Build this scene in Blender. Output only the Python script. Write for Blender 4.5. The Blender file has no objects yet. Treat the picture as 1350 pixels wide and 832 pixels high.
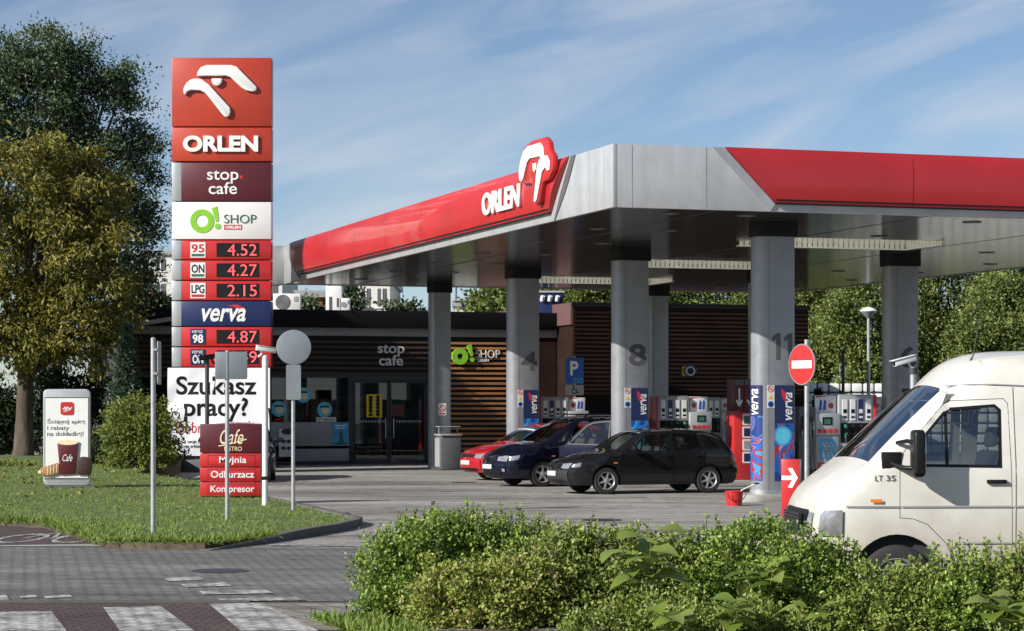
import bpy, bmesh, math, random
import numpy as np
from mathutils import Vector, Matrix
from mathutils.geometry import delaunay_2d_cdt
S = bpy.context.scene
COL = S.collection
R = math.radians
rng = np.random.default_rng(7)
random.seed(7)

# ------------------------------------------------------------------ camera, world, sun, exposure
F, HOR, EYE = 3000.0, 533.0, 1.95          # focal length in photo pixels, horizon row, eye height
cd = bpy.data.cameras.new('camera'); cam = bpy.data.objects.new('camera', cd); COL.objects.link(cam)
cam.location = (0, 0, EYE); cam.rotation_euler = (R(90), 0, 0)
cd.sensor_width = 36; cd.lens = 36 * F / 1350; cd.shift_y = (HOR - 416) / 1350
cd.clip_start = .5; cd.clip_end = 3000
S.camera = cam
SUN_D = Vector((-.83, -.56, 0)).normalized(); SUN_EL = R(28)
w = bpy.data.worlds.new('World'); S.world = w; w.use_nodes = True
nt = w.node_tree; nt.nodes.clear()
def N(nt, t): return nt.nodes.new(t)
out = N(nt, 'ShaderNodeOutputWorld'); bg = N(nt, 'ShaderNodeBackground'); bg.inputs['Strength'].default_value = .077
sky = N(nt, 'ShaderNodeTexSky'); sky.sky_type = 'NISHITA'; sky.sun_disc = False
sky.sun_elevation = SUN_EL; sky.sun_rotation = math.atan2(SUN_D.x, SUN_D.y)
sky.altitude = 600; sky.air_density = .8; sky.dust_density = .25; sky.ozone_density = 3.0
tc = N(nt, 'ShaderNodeTexCoord')
mp = N(nt, 'ShaderNodeMapping'); mp.inputs['Rotation'].default_value = (0, R(17), 0); 
mp2 = N(nt, 'ShaderNodeMapping'); mp2.inputs['Scale'].default_value = (6.5, 5, 26)
nz = N(nt, 'ShaderNodeTexNoise'); nz.inputs['Scale'].default_value = 1.25; nz.inputs['Detail'].default_value = 7; nz.inputs['Roughness'].default_value = .5
nz.inputs['Distortion'].default_value = .7
rp = N(nt, 'ShaderNodeValToRGB'); rp.color_ramp.elements[0].position = .42; rp.color_ramp.elements[1].position = .74
rp.color_ramp.elements[0].color = (0, 0, 0, 1); rp.color_ramp.elements[1].color = (.55, .55, .55, 1)
hs = N(nt, 'ShaderNodeHueSaturation'); hs.inputs['Saturation'].default_value = .95; hs.inputs['Value'].default_value = .95
mx = N(nt, 'ShaderNodeMixRGB'); mx.inputs['Color2'].default_value = (6.2, 6.5, 7.0, 1)
L = nt.links.new
L(tc.outputs['Generated'], mp.inputs['Vector']); L(mp.outputs[0], mp2.inputs['Vector']); L(mp2.outputs[0], nz.inputs['Vector'])
L(nz.outputs['Fac'], rp.inputs[0]); L(sky.outputs[0], hs.inputs['Color']); L(hs.outputs[0], mx.inputs['Color1']); L(rp.outputs[0], mx.inputs['Fac'])
L(mx.outputs[0], bg.inputs['Color']); L(bg.outputs[0], out.inputs['Surface'])
sl = bpy.data.lights.new('sun', 'SUN'); sl.energy = 5.0; sl.angle = R(.5); sl.color = (1, .95, .88)
so = bpy.data.objects.new('sun', sl); COL.objects.link(so)
dv = Vector((SUN_D.x * math.cos(SUN_EL), SUN_D.y * math.cos(SUN_EL), math.sin(SUN_EL)))
so.rotation_euler = dv.to_track_quat('Z', 'Y').to_euler()
S.view_settings.view_transform = 'Standard'; S.view_settings.look = 'None'
S.view_settings.exposure = 0.50; S.view_settings.gamma = 1; S.view_settings.use_curve_mapping = False
try: S.cycles.use_denoising = True; S.cycles.max_bounces = 8; S.cycles.transparent_max_bounces = 12
except Exception: pass

# ------------------------------------------------------------------ helpers: pixels of the survey -> metres
def G(px, py, z=0.0):                       # a ground point seen at a photo pixel
    Y = F * (EYE - z) / (py - HOR); return ((px - 675) / F * Y, Y)
def WX(px, Y): return (px - 675) / F * Y
def WZ(py, Y): return EYE + (HOR - py) / F * Y

# ------------------------------------------------------------------ materials
MATS = {}
def mat(name, col, rough=.5, metal=0., var=.08, scale=6., bump=0., coat=0., spec=.5, bscale=None, dirt=None, emit=None, trans=None, stretch=None):
    m = bpy.data.materials.new(name); m.use_nodes = True; t = m.node_tree; b = t.nodes['Principled BSDF']
    b.inputs['Roughness'].default_value = rough; b.inputs['Metallic'].default_value = metal
    b.inputs['Specular IOR Level'].default_value = spec; b.inputs['Coat Weight'].default_value = coat; b.inputs['Coat Roughness'].default_value = .04
    c = (*col, 1)
    co = t.nodes.new('ShaderNodeTexCoord'); vec = co.outputs['Object']
    if stretch:
        ma = t.nodes.new('ShaderNodeMapping'); ma.inputs['Scale'].default_value = stretch; t.links.new(vec, ma.inputs[0]); vec = ma.outputs[0]
    n = t.nodes.new('ShaderNodeTexNoise'); n.inputs['Scale'].default_value = scale; n.inputs['Detail'].default_value = 5
    t.links.new(vec, n.inputs['Vector'])
    r = t.nodes.new('ShaderNodeValToRGB'); r.color_ramp.elements[0].position = .3; r.color_ramp.elements[1].position = .7
    r.color_ramp.elements[0].color = (*[x * (1 - var) for x in col], 1); r.color_ramp.elements[1].color = (*[min(1, x * (1 + var)) for x in col], 1)
    t.links.new(n.outputs['Fac'], r.inputs[0]); cur = r.outputs[0]
    if dirt:                                 # (colour, amount, scale)
        n2 = t.nodes.new('ShaderNodeTexNoise'); n2.inputs['Scale'].default_value = dirt[2]; n2.inputs['Detail'].default_value = 8; n2.inputs['Roughness'].default_value = .7
        t.links.new(co.outputs['Object'], n2.inputs['Vector'])
        r2 = t.nodes.new('ShaderNodeValToRGB'); r2.color_ramp.elements[0].position = .45; r2.color_ramp.elements[1].position = .75
        r2.color_ramp.elements[0].color = (0, 0, 0, 1); r2.color_ramp.elements[1].color = (dirt[1],) * 3 + (1,)
        t.links.new(n2.outputs['Fac'], r2.inputs[0]); mi = t.nodes.new('ShaderNodeMixRGB'); mi.inputs['Color2'].default_value = (*dirt[0], 1)
        t.links.new(r2.outputs[0], mi.inputs['Fac']); t.links.new(cur, mi.inputs['Color1']); cur = mi.outputs[0]
    t.links.new(cur, b.inputs['Base Color'])
    if bump:
        bn = t.nodes.new('ShaderNodeTexNoise'); bn.inputs['Scale'].default_value = bscale or scale * 4; bn.inputs['Detail'].default_value = 4
        t.links.new(vec, bn.inputs['Vector']); bu = t.nodes.new('ShaderNodeBump'); bu.inputs['Strength'].default_value = bump; bu.inputs['Distance'].default_value = .02
        t.links.new(bn.outputs['Fac'], bu.inputs['Height']); t.links.new(bu.outputs[0], b.inputs['Normal'])
    if emit: b.inputs['Emission Color'].default_value = (*col, 1); b.inputs['Emission Strength'].default_value = emit
    MATS[name] = m; return m
def glass(name, tint, refl=.08, rough=.0):
    m = bpy.data.materials.new(name); m.use_nodes = True; t = m.node_tree; t.nodes.clear()
    o = t.nodes.new('ShaderNodeOutputMaterial'); tr = t.nodes.new('ShaderNodeBsdfTransparent'); tr.inputs[0].default_value = (*tint, 1)
    g = t.nodes.new('ShaderNodeBsdfGlossy'); g.inputs['Roughness'].default_value = rough; g.inputs[0].default_value = (.9, .95, 1, 1)
    fr = t.nodes.new('ShaderNodeFresnel'); fr.inputs[0].default_value = 1.5
    ad = t.nodes.new('ShaderNodeMath'); ad.operation = 'ADD'; ad.inputs[1].default_value = refl; ad.use_clamp = True
    mi = t.nodes.new('ShaderNodeMixShader'); t.links.new(fr.outputs[0], ad.inputs[0]); t.links.new(ad.outputs[0], mi.inputs[0])
    t.links.new(tr.outputs[0], mi.inputs[1]); t.links.new(g.outputs[0], mi.inputs[2]); t.links.new(mi.outputs[0], o.inputs[0]); return m
def leafmat(name, cols, transl=.35, rough=.5):
    m = bpy.data.materials.new(name); m.use_nodes = True; t = m.node_tree; t.nodes.clear()
    o = t.nodes.new('ShaderNodeOutputMaterial'); ge = t.nodes.new('ShaderNodeNewGeometry')
    r = t.nodes.new('ShaderNodeValToRGB'); e = r.color_ramp.elements
    while len(e) < len(cols): e.new(.5)
    for i, c in enumerate(cols): e[i].position = i / (len(cols) - 1); e[i].color = (*c, 1)
    t.links.new(ge.outputs['Random Per Island'], r.inputs[0])
    p = t.nodes.new('ShaderNodeBsdfPrincipled'); p.inputs['Roughness'].default_value = rough; p.inputs['Specular IOR Level'].default_value = .35
    tr = t.nodes.new('ShaderNodeBsdfTranslucent'); mi = t.nodes.new('ShaderNodeMixShader'); mi.inputs[0].default_value = transl
    t.links.new(r.outputs[0], p.inputs['Base Color']); t.links.new(r.outputs[0], tr.inputs[0])
    t.links.new(p.outputs[0], mi.inputs[1]); t.links.new(tr.outputs[0], mi.inputs[2]); t.links.new(mi.outputs[0], o.inputs[0]); return m

# ------------------------------------------------------------------ mesh builder
class MB:
    def __init__(s): s.v = []; s.f = []; s.m = []; s.st = []
    def add(s, vs, fs, mi=0):
        s.st.append((len(s.v), len(s.f))); o = len(s.v); s.v += [tuple(p) for p in vs]; s.f += [tuple(i + o for i in f) for f in fs]; s.m += [mi] * len(fs); return s
    def quad(s, a, b, c, d, mi=0): return s.add([a, b, c, d], [(0, 1, 2, 3)], mi)
    def box(s, x0, x1, y0, y1, z0, z1, mi=0):
        return s.add([(x0, y0, z0), (x1, y0, z0), (x1, y1, z0), (x0, y1, z0), (x0, y0, z1), (x1, y0, z1), (x1, y1, z1), (x0, y1, z1)],
                     [(0, 3, 2, 1), (4, 5, 6, 7), (0, 1, 5, 4), (1, 2, 6, 5), (2, 3, 7, 6), (3, 0, 4, 7)], mi)
    def cyl(s, p0, p1, r0, r1=None, n=14, mi=0, cap=True):
        r1 = r0 if r1 is None else r1; p0 = Vector(p0); p1 = Vector(p1); q = (p1 - p0).to_track_quat('Z', 'Y'); vs = []
        for p, r in ((p0, r0), (p1, r1)):
            for i in range(n):
                a = 2 * math.pi * i / n; vs.append(p + q @ Vector((r * math.cos(a), r * math.sin(a), 0)))
        fs = [(i, (i + 1) % n, n + (i + 1) % n, n + i) for i in range(n)]
        if cap: fs += [tuple(range(n - 1, -1, -1)), tuple(range(n, 2 * n))]
        return s.add(vs, fs, mi)
    def tube(s, pts, r, n=8, mi=0):
        pts = [Vector(p) for p in pts]; rs = r if isinstance(r, (list, tuple)) else [r] * len(pts); vs = []; fs = []
        for k, p in enumerate(pts):
            d = (pts[min(k + 1, len(pts) - 1)] - pts[max(k - 1, 0)]); q = d.to_track_quat('Z', 'Y')
            for i in range(n):
                a = 2 * math.pi * i / n; vs.append(p + q @ Vector((rs[k] * math.cos(a), rs[k] * math.sin(a), 0)))
        for k in range(len(pts) - 1):
            for i in range(n): fs.append((k * n + i, k * n + (i + 1) % n, (k + 1) * n + (i + 1) % n, (k + 1) * n + i))
        fs += [tuple(range(n - 1, -1, -1)), tuple(range((len(pts) - 1) * n, len(pts) * n))]
        return s.add(vs, fs, mi)
    def prism(s, poly, d0, d1, fn, mi=0):    # polygon (a,b) extruded over depth d, fn(a,b,d)->xyz
        n = len(poly); vs = [fn(a, b, d0) for a, b in poly] + [fn(a, b, d1) for a, b in poly]
        fs = [tuple(range(n)), tuple(range(2 * n - 1, n - 1, -1))] + [(i, n + i, n + (i + 1) % n, (i + 1) % n) for i in range(n)]
        return s.add(vs, fs, mi)
    def lathe(s, prof, n=24, c=(0, 0, 0), axis='z', mi=0):
        vs = []; fs = []; c = Vector(c)
        for r, h in prof:
            for i in range(n):
                a = 2 * math.pi * i / n; x, y = r * math.cos(a), r * math.sin(a)
                vs.append(c + (Vector((x, y, h)) if axis == 'z' else Vector((x, h, y)) if axis == 'y' else Vector((h, x, y))))
        for k in range(len(prof) - 1):
            for i in range(n): fs.append((k * n + i, k * n + (i + 1) % n, (k + 1) * n + (i + 1) % n, (k + 1) * n + i))
        return s.add(vs, fs, mi)
    def ball(s, c, r, n=12, mi=0, sc=(1, 1, 1)):
        pr = [(max(1e-4, math.sin(math.pi * i / n)), -math.cos(math.pi * i / n)) for i in range(n + 1)]; o = len(s.v)
        s.lathe([(r * a, r * b) for a, b in pr], n * 2, (0, 0, 0), 'z', mi)
        s.v[o:] = [(c[0] + p[0] * sc[0], c[1] + p[1] * sc[1], c[2] + p[2] * sc[2]) for p in s.v[o:]]; return s
    def build_each(s, name, mats, parent=None, **k):
        outp = []
        for i, (v0, f0) in enumerate(s.st):
            v1, f1 = s.st[i + 1] if i + 1 < len(s.st) else (len(s.v), len(s.f)); q = MB(); q.v = s.v[v0:v1]; q.f = [tuple(x - v0 for x in f) for f in s.f[f0:f1]]; q.m = s.m[f0:f1]; outp.append(q.build(name, mats, parent, **k))
        return outp
    def build(s, name, mats, parent=None, loc=None, rz=0, bevel=0, seg=2, smooth=35, weld=False, label=None):
        me = bpy.data.meshes.new(name); me.from_pydata(s.v, [], s.f)
        mats = mats if isinstance(mats, (list, tuple)) else [mats]
        for m in mats: me.materials.append(m)
        if len(mats) > 1: me.polygons.foreach_set('material_index', s.m)
        if bevel or weld or True:
            bm = bmesh.new(); bm.from_mesh(me)
            if weld: bmesh.ops.remove_doubles(bm, verts=bm.verts, dist=1e-4)
            if len(bm.faces) < 60000: bmesh.ops.recalc_face_normals(bm, faces=bm.faces)
            if bevel:
                es = [e for e in bm.edges if len(e.link_faces) == 2 and e.calc_face_angle(0) > R(30)]
                bmesh.ops.bevel(bm, geom=es, offset=bevel, segments=seg, profile=.5, affect='EDGES', clamp_overlap=True)
            bm.to_mesh(me); bm.free()
        if smooth:
            me.polygons.foreach_set('use_smooth', [True] * len(me.polygons)); me.set_sharp_from_angle(angle=R(smooth))
        me.update(); o = bpy.data.objects.new(name, me); COL.objects.link(o)
        if parent: o.parent = parent
        if loc: o.location = loc
        o.rotation_euler.z = rz
        if label: o['label'] = label
        return o
def tag(o, label=None, cat=None, group=None, kind=None):
    if label: o['label'] = label
    if cat: o['category'] = cat
    if group: o['group'] = group
    if kind: o['kind'] = kind
    return o
def thing(name, label, cat, loc=(0, 0, 0), rz=0, group=None):
    o = bpy.data.objects.new(name, None); COL.objects.link(o); o.location = loc; o.rotation_euler.z = rz; o.empty_display_size = .3
    return tag(o, label, cat, group)
def part_empty(name, parent, loc=(0, 0, 0), rz=0):
    o = bpy.data.objects.new(name, None); COL.objects.link(o); o.parent = parent; o.location = loc; o.rotation_euler.z = rz; return o
def dup(root, loc, rz, label=None, skip=()):
    def cp(o, par):
        c = o.copy(); COL.objects.link(c); c.parent = par
        for ch in o.children:
            if ch.name.split('.')[0] not in skip: cp(ch, c)
        return c
    r = cp(root, root.parent); r.location = loc; r.rotation_euler.z = rz
    if label: r['label'] = label
    return r
FRONT = lambda y: (lambda a, b, d: (a, y - d, b))       # sheets facing -y, depth grows towards the viewer
LEFTF = lambda x: (lambda a, b, d: (x - d, -a, b))      # sheets facing -x
def text(name, body, rect, mats, parent, fn, depth=.01, bold=0., shear=0., spacing=1., rot=0, keep=False, label=None, sub=0):
    cu = bpy.data.curves.new(name, 'FONT'); cu.body = body; cu.extrude = .5; cu.offset = bold; cu.shear = shear; cu.space_character = spacing
    cu.resolution_u = 5; cu.align_x = 'CENTER'; cu.space_line = .85
    to = bpy.data.objects.new(name, cu); me = bpy.data.meshes.new_from_object(to); bpy.data.objects.remove(to); bpy.data.curves.remove(cu)
    if sub:
        bm = bmesh.new(); bm.from_mesh(me); bmesh.ops.triangulate(bm, faces=bm.faces)
        for _ in range(sub): bmesh.ops.subdivide_edges(bm, edges=[e for e in bm.edges if e.calc_length() > .12], cuts=1); bmesh.ops.triangulate(bm, faces=bm.faces)
        bm.to_mesh(me); bm.free()
    P = np.empty(len(me.vertices) * 3); me.vertices.foreach_get('co', P); P = P.reshape(-1, 3)
    if rot: P[:, :2] = (P[:, :2] @ np.array([[0, 1], [-1, 0]])) if rot == 90 else (P[:, :2] @ np.array([[0, -1], [1, 0]]))
    a0, b0 = P[:, :2].min(0); a1, b1 = P[:, :2].max(0); x0, x1, z0, z1 = rect
    sx = (x1 - x0) / (a1 - a0); sz = (z1 - z0) / (b1 - b0)
    if keep: sx = sz = min(sx, sz)
    cx_, cz_ = (x0 + x1) / 2, (z0 + z1) / 2; am, bmid = (a0 + a1) / 2, (b0 + b1) / 2
    Q = [fn(cx_ + (p[0] - am) * sx, cz_ + (p[1] - bmid) * sz, (p[2] + .5) * depth) for p in P]
    me.vertices.foreach_set('co', np.array(Q).ravel()); me.name = name; me.materials.clear(); me.materials.append(mats)
    bm = bmesh.new(); bm.from_mesh(me); bmesh.ops.remove_doubles(bm, verts=bm.verts, dist=1e-5); bmesh.ops.recalc_face_normals(bm, faces=bm.faces); bm.to_mesh(me); bm.free(); me.update()
    o = bpy.data.objects.new(name, me); COL.objects.link(o); o.parent = parent
    if label: o['label'] = label
    return o
def rrect(x0, x1, z0, z1, r, n=4):
    p = []
    for cx_, cz_, a0 in ((x1 - r, z1 - r, 0), (x0 + r, z1 - r, 90), (x0 + r, z0 + r, 180), (x1 - r, z0 + r, 270)):
        for k in range(n + 1):
            a = R(a0 + 90 * k / n); p.append((cx_ + r * math.cos(a), cz_ + r * math.sin(a)))
    return p
def disc(cx_, cz_, r, n=24, sx=1.): return [(cx_ + sx * r * math.cos(2 * math.pi * i / n), cz_ + r * math.sin(2 * math.pi * i / n)) for i in range(n)]
def rectp(x0, x1, z0, z1): return [(x0, z0), (x1, z0), (x1, z1), (x0, z1)]
def ring(m, cx_, cz_, r0, r1, d0, d1, fn, n=28, a0=0, a1=360, mi=0):   # flat ring or arc
    k = [R(a0 + (a1 - a0) * i / n) for i in range(n + 1)]
    for i in range(n):
        p = [(cx_ + r0 * math.cos(k[i]), cz_ + r0 * math.sin(k[i])), (cx_ + r1 * math.cos(k[i]), cz_ + r1 * math.sin(k[i])),
             (cx_ + r1 * math.cos(k[i + 1]), cz_ + r1 * math.sin(k[i + 1])), (cx_ + r0 * math.cos(k[i + 1]), cz_ + r0 * math.sin(k[i + 1]))]
        m.prism(p, d0, d1, fn, mi)
    return m
def line(m, pts, wd, d0, d1, fn, mi=0):                  # polyline of flat bars
    for (a, b), (c, d) in zip(pts, pts[1:]):
        l = math.hypot(c - a, d - b); nx, ny = -(d - b) / l * wd / 2, (c - a) / l * wd / 2
        m.prism([(a + nx, b + ny), (a - nx, b - ny), (c - nx, d - ny), (c + nx, d + ny)], d0, d1, fn, mi)
    return m
M = {}
M['concrete'] = mat('concrete', (.33, .32, .30), .85, var=.15, scale=2, bump=.3, bscale=30, dirt=((.15, .14, .12), .6, 1.2))
M['steel'] = mat('galvanised_steel', (.42, .43, .43), .45, .6, var=.12, scale=9)
M['dark_steel'] = mat('dark_steel', (.05, .052, .055), .5, .3)
M['alu'] = mat('aluminium_sheet', (.47, .48, .49), .38, .35, var=.10, scale=1.3, stretch=(2.2, 2.2, .35), dirt=((.26, .26, .25), .4, 1.1))
M['white'] = mat('white_paint', (.74, .74, .72), .4, var=.05, dirt=((.45, .43, .38), .25, 3))
M['red'] = mat('red_panel', (.47, .022, .022), .3, var=.1, scale=1.2, coat=.25)
M['fascia_red'] = mat('fascia_red', (.46, .022, .026), .32, var=.12, scale=.7, coat=.3, bump=.12, bscale=.8)
M['orange_red'] = mat('pylon_orange_red', (.40, .040, .018), .4, var=.08, scale=.8)
M['plate'] = mat('number_plate', (.46, .46, .45), .5)
M['black'] = mat('black_plastic', (.007, .007, .0075), .45, spec=.3)
M['maroon'] = mat('maroon_panel', (.085, .010, .016), .4, var=.1)
M['navy'] = mat('navy_panel', (.012, .022, .085), .35, var=.15, scale=1.2)
M['green'] = mat('lime_green', (.22, .52, .03), .4)
M['dgreen'] = mat('teal_green', (.03, .14, .09), .4)
M['yellow'] = mat('yellow_sheet', (.72, .52, .02), .5)
M['blue'] = mat('sign_blue', (.015, .085, .36), .4)
M['skyblue'] = mat('poster_blue', (.05, .33, .60), .5, var=.2)
M['cream'] = mat('cream', (.75, .62, .42), .5)
M['grey'] = mat('grey_panel', (.30, .305, .31), .5, var=.08, scale=1.5, dirt=((.18, .17, .16), .3, 2))
M['dgrey'] = mat('dark_grey_panel', (.10, .103, .108), .45)
M['led'] = mat('led_red', (.9, .09, .10), .5, emit=.55)
M['tyre'] = mat('tyre_rubber', (.022, .022, .022), .8, bump=.2, bscale=60)
M['rim'] = mat('alloy_rim', (.5, .5, .5), .35, .6, dirt=((.2, .19, .17), .3, 8))
M['signback'] = mat('sign_back', (.20, .225, .25), .45, .3, var=.08, scale=4)
M['lens'] = mat('clear_lens', (.36, .37, .38), .12, .5, var=.3, scale=9, coat=1)
M['orange'] = mat('amber_lens', (.75, .22, .02), .2, coat=.5)
M['redlens'] = mat('red_lens', (.28, .008, .008), .12, coat=1)
M['interior'] = mat('car_interior', (.035, .035, .037), .8)
M['seat_cloth'] = mat('seat_cloth', (.10, .10, .105), .9)
M['chrome'] = mat('chrome', (.7, .7, .7), .12, 1)
M['glass_dark'] = glass('tinted_glass', (.42, .46, .45), .11)
M['glass_car'] = glass('car_glass', (.55, .60, .57), .06)
M['glass_shop'] = glass('shop_glass', (.55, .6, .6), .03)
M['bark'] = mat('bark', (.075, .058, .042), .95, var=.35, scale=7, bump=.8, bscale=14, stretch=(1, 1, .25))
M['wood'] = mat('timber_slat', (.26, .115, .045), .55, var=.25, scale=3, stretch=(.3, 3, 8))
M['brick'] = mat('red_brick', (.25, .085, .05), .85, var=.25)
M['plaster'] = mat('pale_plaster', (.62, .60, .55), .85, var=.06, dirt=((.4, .38, .33), .3, .5))
# ------------------------------------------------------------------ ground, road, paths
def ss(t): t = max(0., min(1., t)); return t * t * (3 - 2 * t)
def hz(x, y): return .1 + .32 * ss((y - 36) / 24) * ss((-x - 3) / 6)
def pavermat(name, c1, c2, mortar, bw, bh, rot, stain, rough=.8, msize=.012, bump=.35):
    m = bpy.data.materials.new(name); m.use_nodes = True; t = m.node_tree; b = t.nodes['Principled BSDF']; b.inputs['Roughness'].default_value = rough
    b.inputs['Specular IOR Level'].default_value = .35
    co = t.nodes.new('ShaderNodeTexCoord'); mp = t.nodes.new('ShaderNodeMapping'); mp.inputs['Rotation'].default_value = (0, 0, R(rot)); t.links.new(co.outputs['Object'], mp.inputs[0])
    br = t.nodes.new('ShaderNodeTexBrick'); br.inputs['Scale'].default_value = 1; br.inputs['Brick Width'].default_value = bw; br.inputs['Row Height'].default_value = bh
    br.inputs['Mortar Size'].default_value = msize; br.inputs['Color1'].default_value = (*c1, 1); br.inputs['Color2'].default_value = (*c2, 1); br.inputs['Mortar'].default_value = (*mortar, 1)
    t.links.new(mp.outputs[0], br.inputs['Vector']); cur = br.outputs['Color']
    for sc, lo, hi, dark, st in stain:
        n = t.nodes.new('ShaderNodeTexNoise'); n.inputs['Scale'].default_value = sc; n.inputs['Detail'].default_value = 7; n.inputs['Roughness'].default_value = .6
        ms = t.nodes.new('ShaderNodeMapping'); ms.inputs['Scale'].default_value = st; t.links.new(co.outputs['Object'], ms.inputs[0]); t.links.new(ms.outputs[0], n.inputs['Vector'])
        r = t.nodes.new('ShaderNodeValToRGB'); r.color_ramp.elements[0].position = lo; r.color_ramp.elements[1].position = hi
        r.color_ramp.elements[0].color = (dark, dark, dark, 1); r.color_ramp.elements[1].color = (1, 1, 1, 1); t.links.new(n.outputs['Fac'], r.inputs[0])
        mi = t.nodes.new('ShaderNodeMixRGB'); mi.blend_type = 'MULTIPLY'; mi.inputs['Fac'].default_value = 1; t.links.new(cur, mi.inputs['Color1']); t.links.new(r.outputs[0], mi.inputs['Color2']); cur = mi.outputs[0]
    t.links.new(cur, b.inputs['Base Color'])
    bu = t.nodes.new('ShaderNodeBump'); bu.inputs['Strength'].default_value = bump; bu.inputs['Distance'].default_value = .01; bu.invert = True
    t.links.new(br.outputs['Fac'], bu.inputs['Height']); t.links.new(bu.outputs[0], b.inputs['Normal']); return m
M['forecourt'] = pavermat('forecourt_pavers', (.54, .52, .48), (.44, .42, .39), (.17, .155, .14), .20, .10, 18, [(.35, .32, .62, .50, (.5, 1, 1)), (1.1, .38, .56, .56, (.14, 2.1, 1)), (2.4, .32, .44, .40, (1, 1, 1)), (7, .3, .6, .82, (1, 1, 1))])
M['road'] = pavermat('road_pavers', (.32, .315, .30), (.235, .23, .22), (.105, .10, .095), .22, .11, 33, [(.5, .3, .65, .5, (.35, 1, 1)), (2.2, .35, .6, .7, (.3, 1.5, 1)), (7, .3, .65, .75, (1, 1, 1))], msize=.014, bump=.3)
M['redpath'] = pavermat('red_pavers', (.135, .090, .084), (.105, .072, .068), (.03, .022, .02), .2, .1, 4, [(.7, .3, .6, .6, (1, 1, 1)), (9, .3, .7, .8, (1, 1, 1))])
M['paleslab'] = pavermat('pale_slabs', (.36, .33, .28), (.28, .26, .22), (.10, .09, .07), .4, .25, 62, [(1.3, .35, .62, .45, (1, 1, 1)), (8, .3, .6, .8, (1, 1, 1))])
M['roadpaint'] = pavermat('worn_road_paint', (.62, .61, .57), (.56, .55, .52), (.17, .17, .165), .20, .10, 33, [(2.5, .38, .56, .42, (1, 1, 1)), (14, .36, .55, .5, (1, 1, 1))], msize=.012)
M['ground'] = mat('bare_ground', (.12, .11, .09), .95, var=.3, scale=.4)
M['soil'] = mat('lawn_soil', (.085, .12, .025), .95, var=.35, scale=3)
M['bank'] = mat('bare_bank_soil', (.075, .062, .040), .95, var=.4, scale=9)
M['kerb'] = mat('kerb_stone', (.11, .105, .095), .9, var=.2, scale=3, bump=.3, dirt=((.07, .065, .06), .7, 3))
def sheet(name, pts, z, m):
    b = MB(); b.add([(x, y, z) for x, y in pts], [tuple(range(len(pts)))]); return tag(b.build(name, m), kind='structure')
def gp(*pp, z=0): return [G(a, b, z) for a, b in pp]
sheet('ground', [(-900, -60), (900, -60), (900, 1500), (-900, 1500)], 0, M['ground'])
sheet('forecourt', [(-30, 30.5), (70, 30.5), (70, 92), (-30, 92)], .004, M['forecourt'])
sheet('road', [(-60, 22.25), (60, 22.6), (60, 31.3), (-60, 30.7)], .008, M['road'])
sheet('footpath', [(-2.05, 19.6), (-2.6, 22.17), (30, 22.5), (30, 18.8)], .006, M['paleslab'])
sheet('cycle_path', [(-40, 10), (-.5, 10), (-1.9, 19.6), (-2.5, 22.15), (-40, 22.1)], .010, M['redpath'])
sheet('cycle_lane', gp((-420, 690), (40, 691), (115, 712), (160, 721.5), (-420, 721.5)), .012, M['redpath'])
b = MB(); b.box(-40, -2.55, 22.16, 22.26, 0, .035); tag(b.build('road_edging', M['kerb'], bevel=.01), kind='structure')
b = MB(); b.add([(x, y, .014) for x, y in gp((-100, 721.6), (116, 721.6), (200, 722), (200, 718.6), (118, 718.5))], [(0, 1, 2, 3, 4)]); tag(b.build('concrete_strip', M['concrete']), kind='structure')
mk = MB()
def bar(pp, z=.016): mk.add([(x, y, z) for x, y in gp(*pp)], [(0, 1, 2, 3)])
bar([(-10, 809), (68, 808), (88, 834), (-30, 834)]); bar([(136, 803), (212, 801), (256, 834), (158, 834)]); bar([(275, 798), (345, 797), (420, 834), (318, 834)])
for q in ([(216, 764), (262, 762), (270, 766), (222, 768)], [(238, 772), (296, 770), (306, 774), (246, 776)], [(262, 781), (350, 779.5), (362, 784), (268, 786)], [(284, 791), (392, 789), (404, 793.5), (292, 794.3)],
          [(-10, 788), (8, 786), (14, 794), (-10, 794)], [(26, 788), (46, 786), (50, 789), (28, 791)], [(58, 788), (92, 786), (96, 789), (60, 791)]): bar(q)
bar([(355, 719.2), (500, 721.2), (520, 722.2), (355, 720.2)])
tag(mk.build('road_marking', M['roadpaint']), kind='structure')
b = MB(); b.add([(x, y, .012) for x, y in gp((828, 655), (842, 655), (925, 661), (905, 661))], [(0, 1, 2, 3)]); tag(b.build('bay_line', M['roadpaint']), kind='structure')
# bicycle mark on the cycle lane, drawn in ground metres
bm_ = MB(); ox, oy = G(66, 711); FL = lambda a, b_, d: (ox + a, oy + b_, .016 + d)
for cx_ in (-.40, .42): ring(bm_, cx_, 0, .26, .33, 0, .002, lambda a, b_, d: FL(a, b_ * 3.4, d), 24)
for pts in ([(-.40, 0), (-.15, 1.5), (.28, 1.5), (.42, 0)], [(-.15, 1.5), (.05, 0), (.28, 1.5)], [(-.40, 0), (.05, 0)], [(.28, 1.5), (.24, 2.0), (.38, 2.1)], [(-.15, 1.5), (-.19, 1.9)], [(-.27, 1.9), (-.08, 1.9)]): line(bm_, pts, .06, 0, .0015, FL)
tag(bm_.build('bicycle_marking', M['roadpaint']), kind='structure')
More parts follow.
